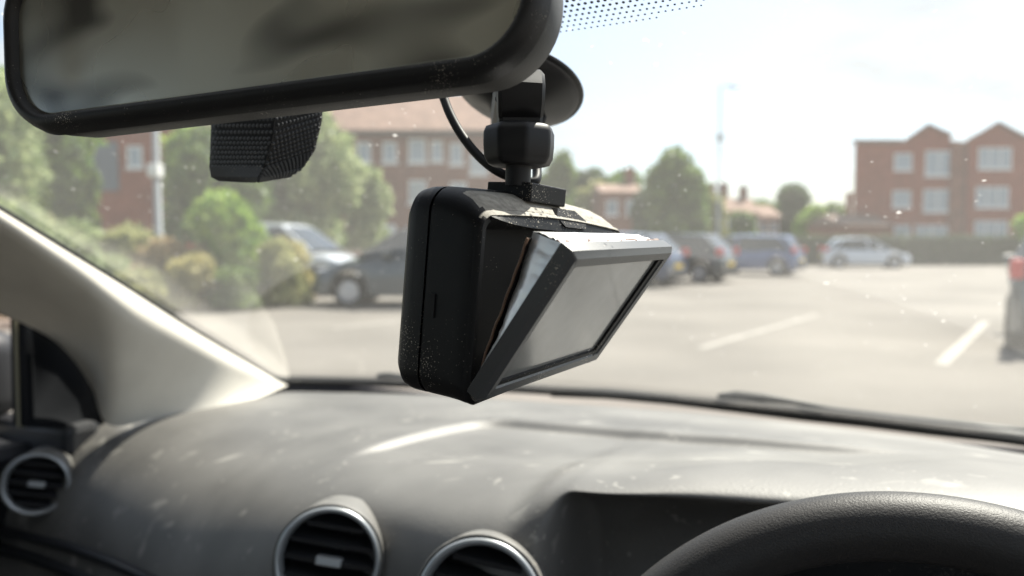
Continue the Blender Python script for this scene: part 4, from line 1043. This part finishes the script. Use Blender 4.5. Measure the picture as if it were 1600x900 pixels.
# --- suction mount
def build_mount():
    w, h = .1205, .082
    B = lambda a, b, c: BO + BM @ Vector((a, b, c))
    top = B(.055, .020, h + .002)
    root = empty('suction_mount', top); tag(root, 'black suction cup mount on the windscreen holding the dashcam', 'dashcam mount'); T = root.location
    m = MB(); M4 = BM.to_4x4(); M4.translation = BO - T
    m.box(.041, .070, .006, .031, h + .0040, h + .0125, M4); m.build('slide_plate', M['cam_plastic'], root, bevel=.0006)
    nutc = P(811, 228, .338) - T; base = B(.052, .020, h + .011) - T
    base = Vector((P(809, 282, .338).x - T.x, P(809, 282, .338).y - T.y, base.z))
    m = MB(); m.tube([base, nutc], .0058, 24); m.build('ball_stem', M['black_plain'], root, 40)
    ax = Vector((.02, .02, 1)).normalized(); fr = frame_z(nutc, ax, Vector((0, 1, 0)))
    # ribbed locking nut, rounded octagon
    m = MB(); rg = []
    for (r, z) in ((.0118, -.0092), (.0142, -.0085), (.0158, -.0055), (.0163, .0), (.0163, .0055), (.0152, .0082), (.0125, .0092)):
        row = []
        for k in range(72):
            a = 2 * math.pi * k / 72; q = (a % (math.pi / 4)) - math.pi / 8; rr_ = r * (1 - .5 * (1 - .93)) / max(math.cos(q), .0001) * .97; rr_ = min(rr_, r * 1.005)
            row.append(fr @ Vector((rr_ * math.cos(a + .2), rr_ * math.sin(a + .2), z)))
        rg.append(row)
    m.rings(rg, True, True, True); m.build('locking_nut', M['black_plain'], root, 50)
    # cup on the glass
    q = on_glass(812, 134); r0, u0, z0 = toC(q)
    nd = -(CF * .447 + Vector((0, 0, .894))).normalized()   # into the cabin
    cf = frame_z(q - T, nd)
    m = MB(); m.lathe([(.0395, .0012), (.0405, .0022), (.040, .0035), (.0378, .0042), (.0372, .0058), (.034, .0075), (.028, .011), (.018, .0155), (.013, .0185), (.001, .019)], cf, 96, True, True); m.build('suction_cup', mat('cup_plastic', (.03, .03, .032), .38, .5), root, 50)
    # arm bracket from cup to nut: two cheeks and a bridge
    a0 = q - T + nd * .014; a3 = nutc + ax * .007
    pts = [a0, a0 + nd * .014 + Vector((0, -.004, -.002)), a3 + Vector((0, .004, .020)), a3 + Vector((0, 0, .006)), a3]
    m = MB(); ws = (.0135, .0125, .0108, .0098, .0095); ds = (.0105, .0095, .008, .0072, .007); rg = []
    P5 = []
    for i in range(len(pts) - 1):
        p0 = pts[max(i - 1, 0)]; p1 = pts[i]; p2 = pts[i + 1]; p3 = pts[min(i + 2, len(pts) - 1)]
        for k in range(6):
            t = k / 6; P5.append((.5 * ((2 * p1) + (p2 - p0) * t + (2 * p0 - 5 * p1 + 4 * p2 - p3) * t * t + (3 * p1 - p0 - 3 * p2 + p3) * t ** 3), ws[i] * (1 - t) + ws[i + 1] * t, ds[i] * (1 - t) + ds[i + 1] * t))
    side = Vector((1, .12, 0)).normalized()
    for i, (p, ww, dd) in enumerate(P5):
        t = (P5[min(i + 1, len(P5) - 1)][0] - P5[max(i - 1, 0)][0]).normalized(); n2 = side.cross(t).normalized(); s2 = t.cross(n2).normalized()
        rg.append([p + s2 * (ww * x) + n2 * (dd * y) for x, y in ((-1, -.8), (-.85, -1), (.85, -1), (1, -.8), (1, .8), (.85, 1), (-.85, 1), (-1, .8))])
    m.rings(rg, True, True, True); m.build('bracket', M['black_plain'], root, 40, bevel=0)
    # locking lever on the cup
    MB().box(.004, .020, -.006, .006, .015, .0215, cf @ Matrix.Rotation(R_(-50), 4, 'Z')).build('lever', M['black_plain'], root, bevel=.0015)
    m = MB(); pc = P(838, 187, .372) - T; m.tube([pc + Vector((0, 0, -.012)), pc + Vector((.001, 0, .005))], .0024, 10); m.build('cable_clip', M['black_gloss'], root, True)
build_mount()
def build_cable():
    ks = [(672, 110, .385), (690, 145, .38), (703, 178, .375), (722, 212, .37), (748, 244, .365), (778, 268, .36), (812, 281, .358), (836, 283, .358), (839, 262, .365), (838, 235, .368), (836, 200, .372), (834, 170, .38)]
    pts = [P(*k) for k in ks]; out = []
    for i in range(len(pts) - 1):
        p0 = pts[max(i - 1, 0)]; p1 = pts[i]; p2 = pts[i + 1]; p3 = pts[min(i + 2, len(pts) - 1)]
        for k in range(8):
            t = k / 8; out.append(.5 * ((2 * p1) + (p2 - p0) * t + (2 * p0 - 5 * p1 + 4 * p2 - p3) * t * t + (3 * p1 - p0 - 3 * p2 + p3) * t ** 3))
    T = pts[6]; m = MB(); m.tube([p - T for p in out], .0023, 12); o = m.build('power_cable', M['black_plain'], None, True); o.location = T
    tag(o, 'thin black power cable looping behind the dashcam mount', 'cable')
build_cable()

# --- wipers and base seal, on the outside of the glass
def build_wiper():
    T = on_glass(1220, 645, .01)
    root = empty('windscreen_wiper', T); tag(root, 'dark windscreen wiper lying along the base of the glass on the right', 'wiper')
    bl = [on_glass(x, y, .012) - T for x, y in ((862, 612), (950, 615), (1050, 624), (1150, 636), (1250, 648), (1350, 658), (1450, 670), (1540, 679), (1680, 694))]
    m = MB(); m.tube(bl, .009, 8); m.build('blade', M['wiper'], root, True)
    ar = [on_glass(x, y, .022) - T for x, y in ((1124, 620), (1150, 619), (1195, 622), (1240, 628), (1300, 640), (1400, 654), (1520, 669), (1680, 686))]
    m = MB(); m.tube(ar, [.005, .008, .0065, .004, .0045, .006, .008, .008], 8); m.build('arm', M['wiper'], root, True)
    ar = [on_glass(x, y, .018) - T for x, y in ((1124, 630), (1160, 640), (1220, 650), (1290, 657))]
    m = MB(); m.tube(ar, .004, 8); m.build('blade_clip', M['wiper'], root, True)
    T = on_glass(520, 594, .01)
    root = empty('windscreen_wiper', T); tag(root, 'dark tip of the second wiper at the base of the glass left of the dashcam', 'wiper')
    m = MB(); m.tube([on_glass(x, y, .010) - T for x, y in ((432, 592), (500, 595), (560, 597), (640, 600), (700, 606))], .005, 8); m.build('blade', M['wiper'], root, True)
    m = MB(); m.tube([on_glass(x, y, .016) - T for x, y in ((592, 590), (604, 588), (640, 592), (700, 600))], .007, 8); m.build('arm', M['wiper'], root, True)
    m = MB(); pts = [glass_pt(r, -.006, .004) for r in np.linspace(-.9, .5, 50)]; T = pts[20]
    m.tube([p - T for p in pts], .008, 8); o = m.build('windscreen_seal', M['rubber'], None, True); o.location = T
    tag(o, 'black rubber seal along the bottom edge of the windscreen', 'seal')
build_wiper()
# floor pan, bulkhead, door skins and rear wall of our car: they keep the light out below the windows
m = MB(); T = C(-.24, -.4, -.9)
for (c0, c1, c2, c3) in (((-.99, -2.1, -.93), (.52, -2.1, -.93), (.52, 1.2, -.93), (-.99, 1.2, -.93)), ((-1.07, -2.1, -.93), (-1.07, .9, -.93), (-1.07, .9, -.27), (-1.07, -2.1, -.27)),
                         ((.54, -2.1, -.93), (.54, .9, -.93), (.54, .9, -.27), (.54, -2.1, -.27)), ((-1.07, -2.1, -.93), (.54, -2.1, -.93), (.54, -2.1, -.02), (-1.07, -2.1, -.02)),
                         ((-1.07, 1.18, -.93), (.54, 1.18, -.93), (.54, 1.15, -.27), (-1.07, 1.15, -.27))):
    q = [C(*c_) - T for c_ in (c0, c1, c2, c3)]; nn = (q[1] - q[0]).cross(q[3] - q[0]).normalized() * .01
    m.rings([q, [p + nn for p in q]], True, True, True)
o = m.build('car_floor', M['seatcloth']); o.location = T; tag(o, 'dark floor and lower walls of our own car below the dashboard', 'car floor', kind='structure')
# outside mirror on the passenger door
T = on_side(-40, 590, -1.12); root = empty('door_mirror', T); tag(root, 'dark outside door mirror just showing through the side window at the left edge', 'door mirror'); root.rotation_euler = (0, 0, -YAW)
m = MB(); rg = []
for k in range(7):
    y = -.05 + .11 * k / 6; q = (1, 1, .98, .93, .82, .62, .3)[k]; rg.append([Vector((p.x * q, y, p.z * q)) for p in rrect(-.11, .085, -.055, .075, .035, 0, 6)])
m.rings(rg, True, False, True); m.build('mirror_housing', M['dash_dark'], root, 50)
m = MB(); m.rings([rrect(-.105, .08, -.05, .07, .03, -.047, 6)], True, False, True); m.build('outer_mirror_glass', M['mirror'], root)
MB().box(.06, .22, -.02, .03, -.09, -.045).build('mirror_arm', M['dash_dark'], root, bevel=.01)
# passenger seat behind us on the left, seen in the mirror
root = empty('passenger_seat', C(-.6, -.55, -.9)); tag(root, 'dark cloth front passenger seat reflected in the mirror', 'car seat'); root.rotation_euler = (0, 0, -YAW)
MB().box(-.24, .24, -.08, .08, .1, .75).build('backrest', M['seatcloth'], root, bevel=.05)
MB().box(-.24, .24, 0, .5, 0, .16).build('seat_cushion', M['seatcloth'], root, bevel=.05)
MB().box(-.13, .13, -.05, .05, .80, 1.0).build('headrest', M['seatcloth'], root, bevel=.04)
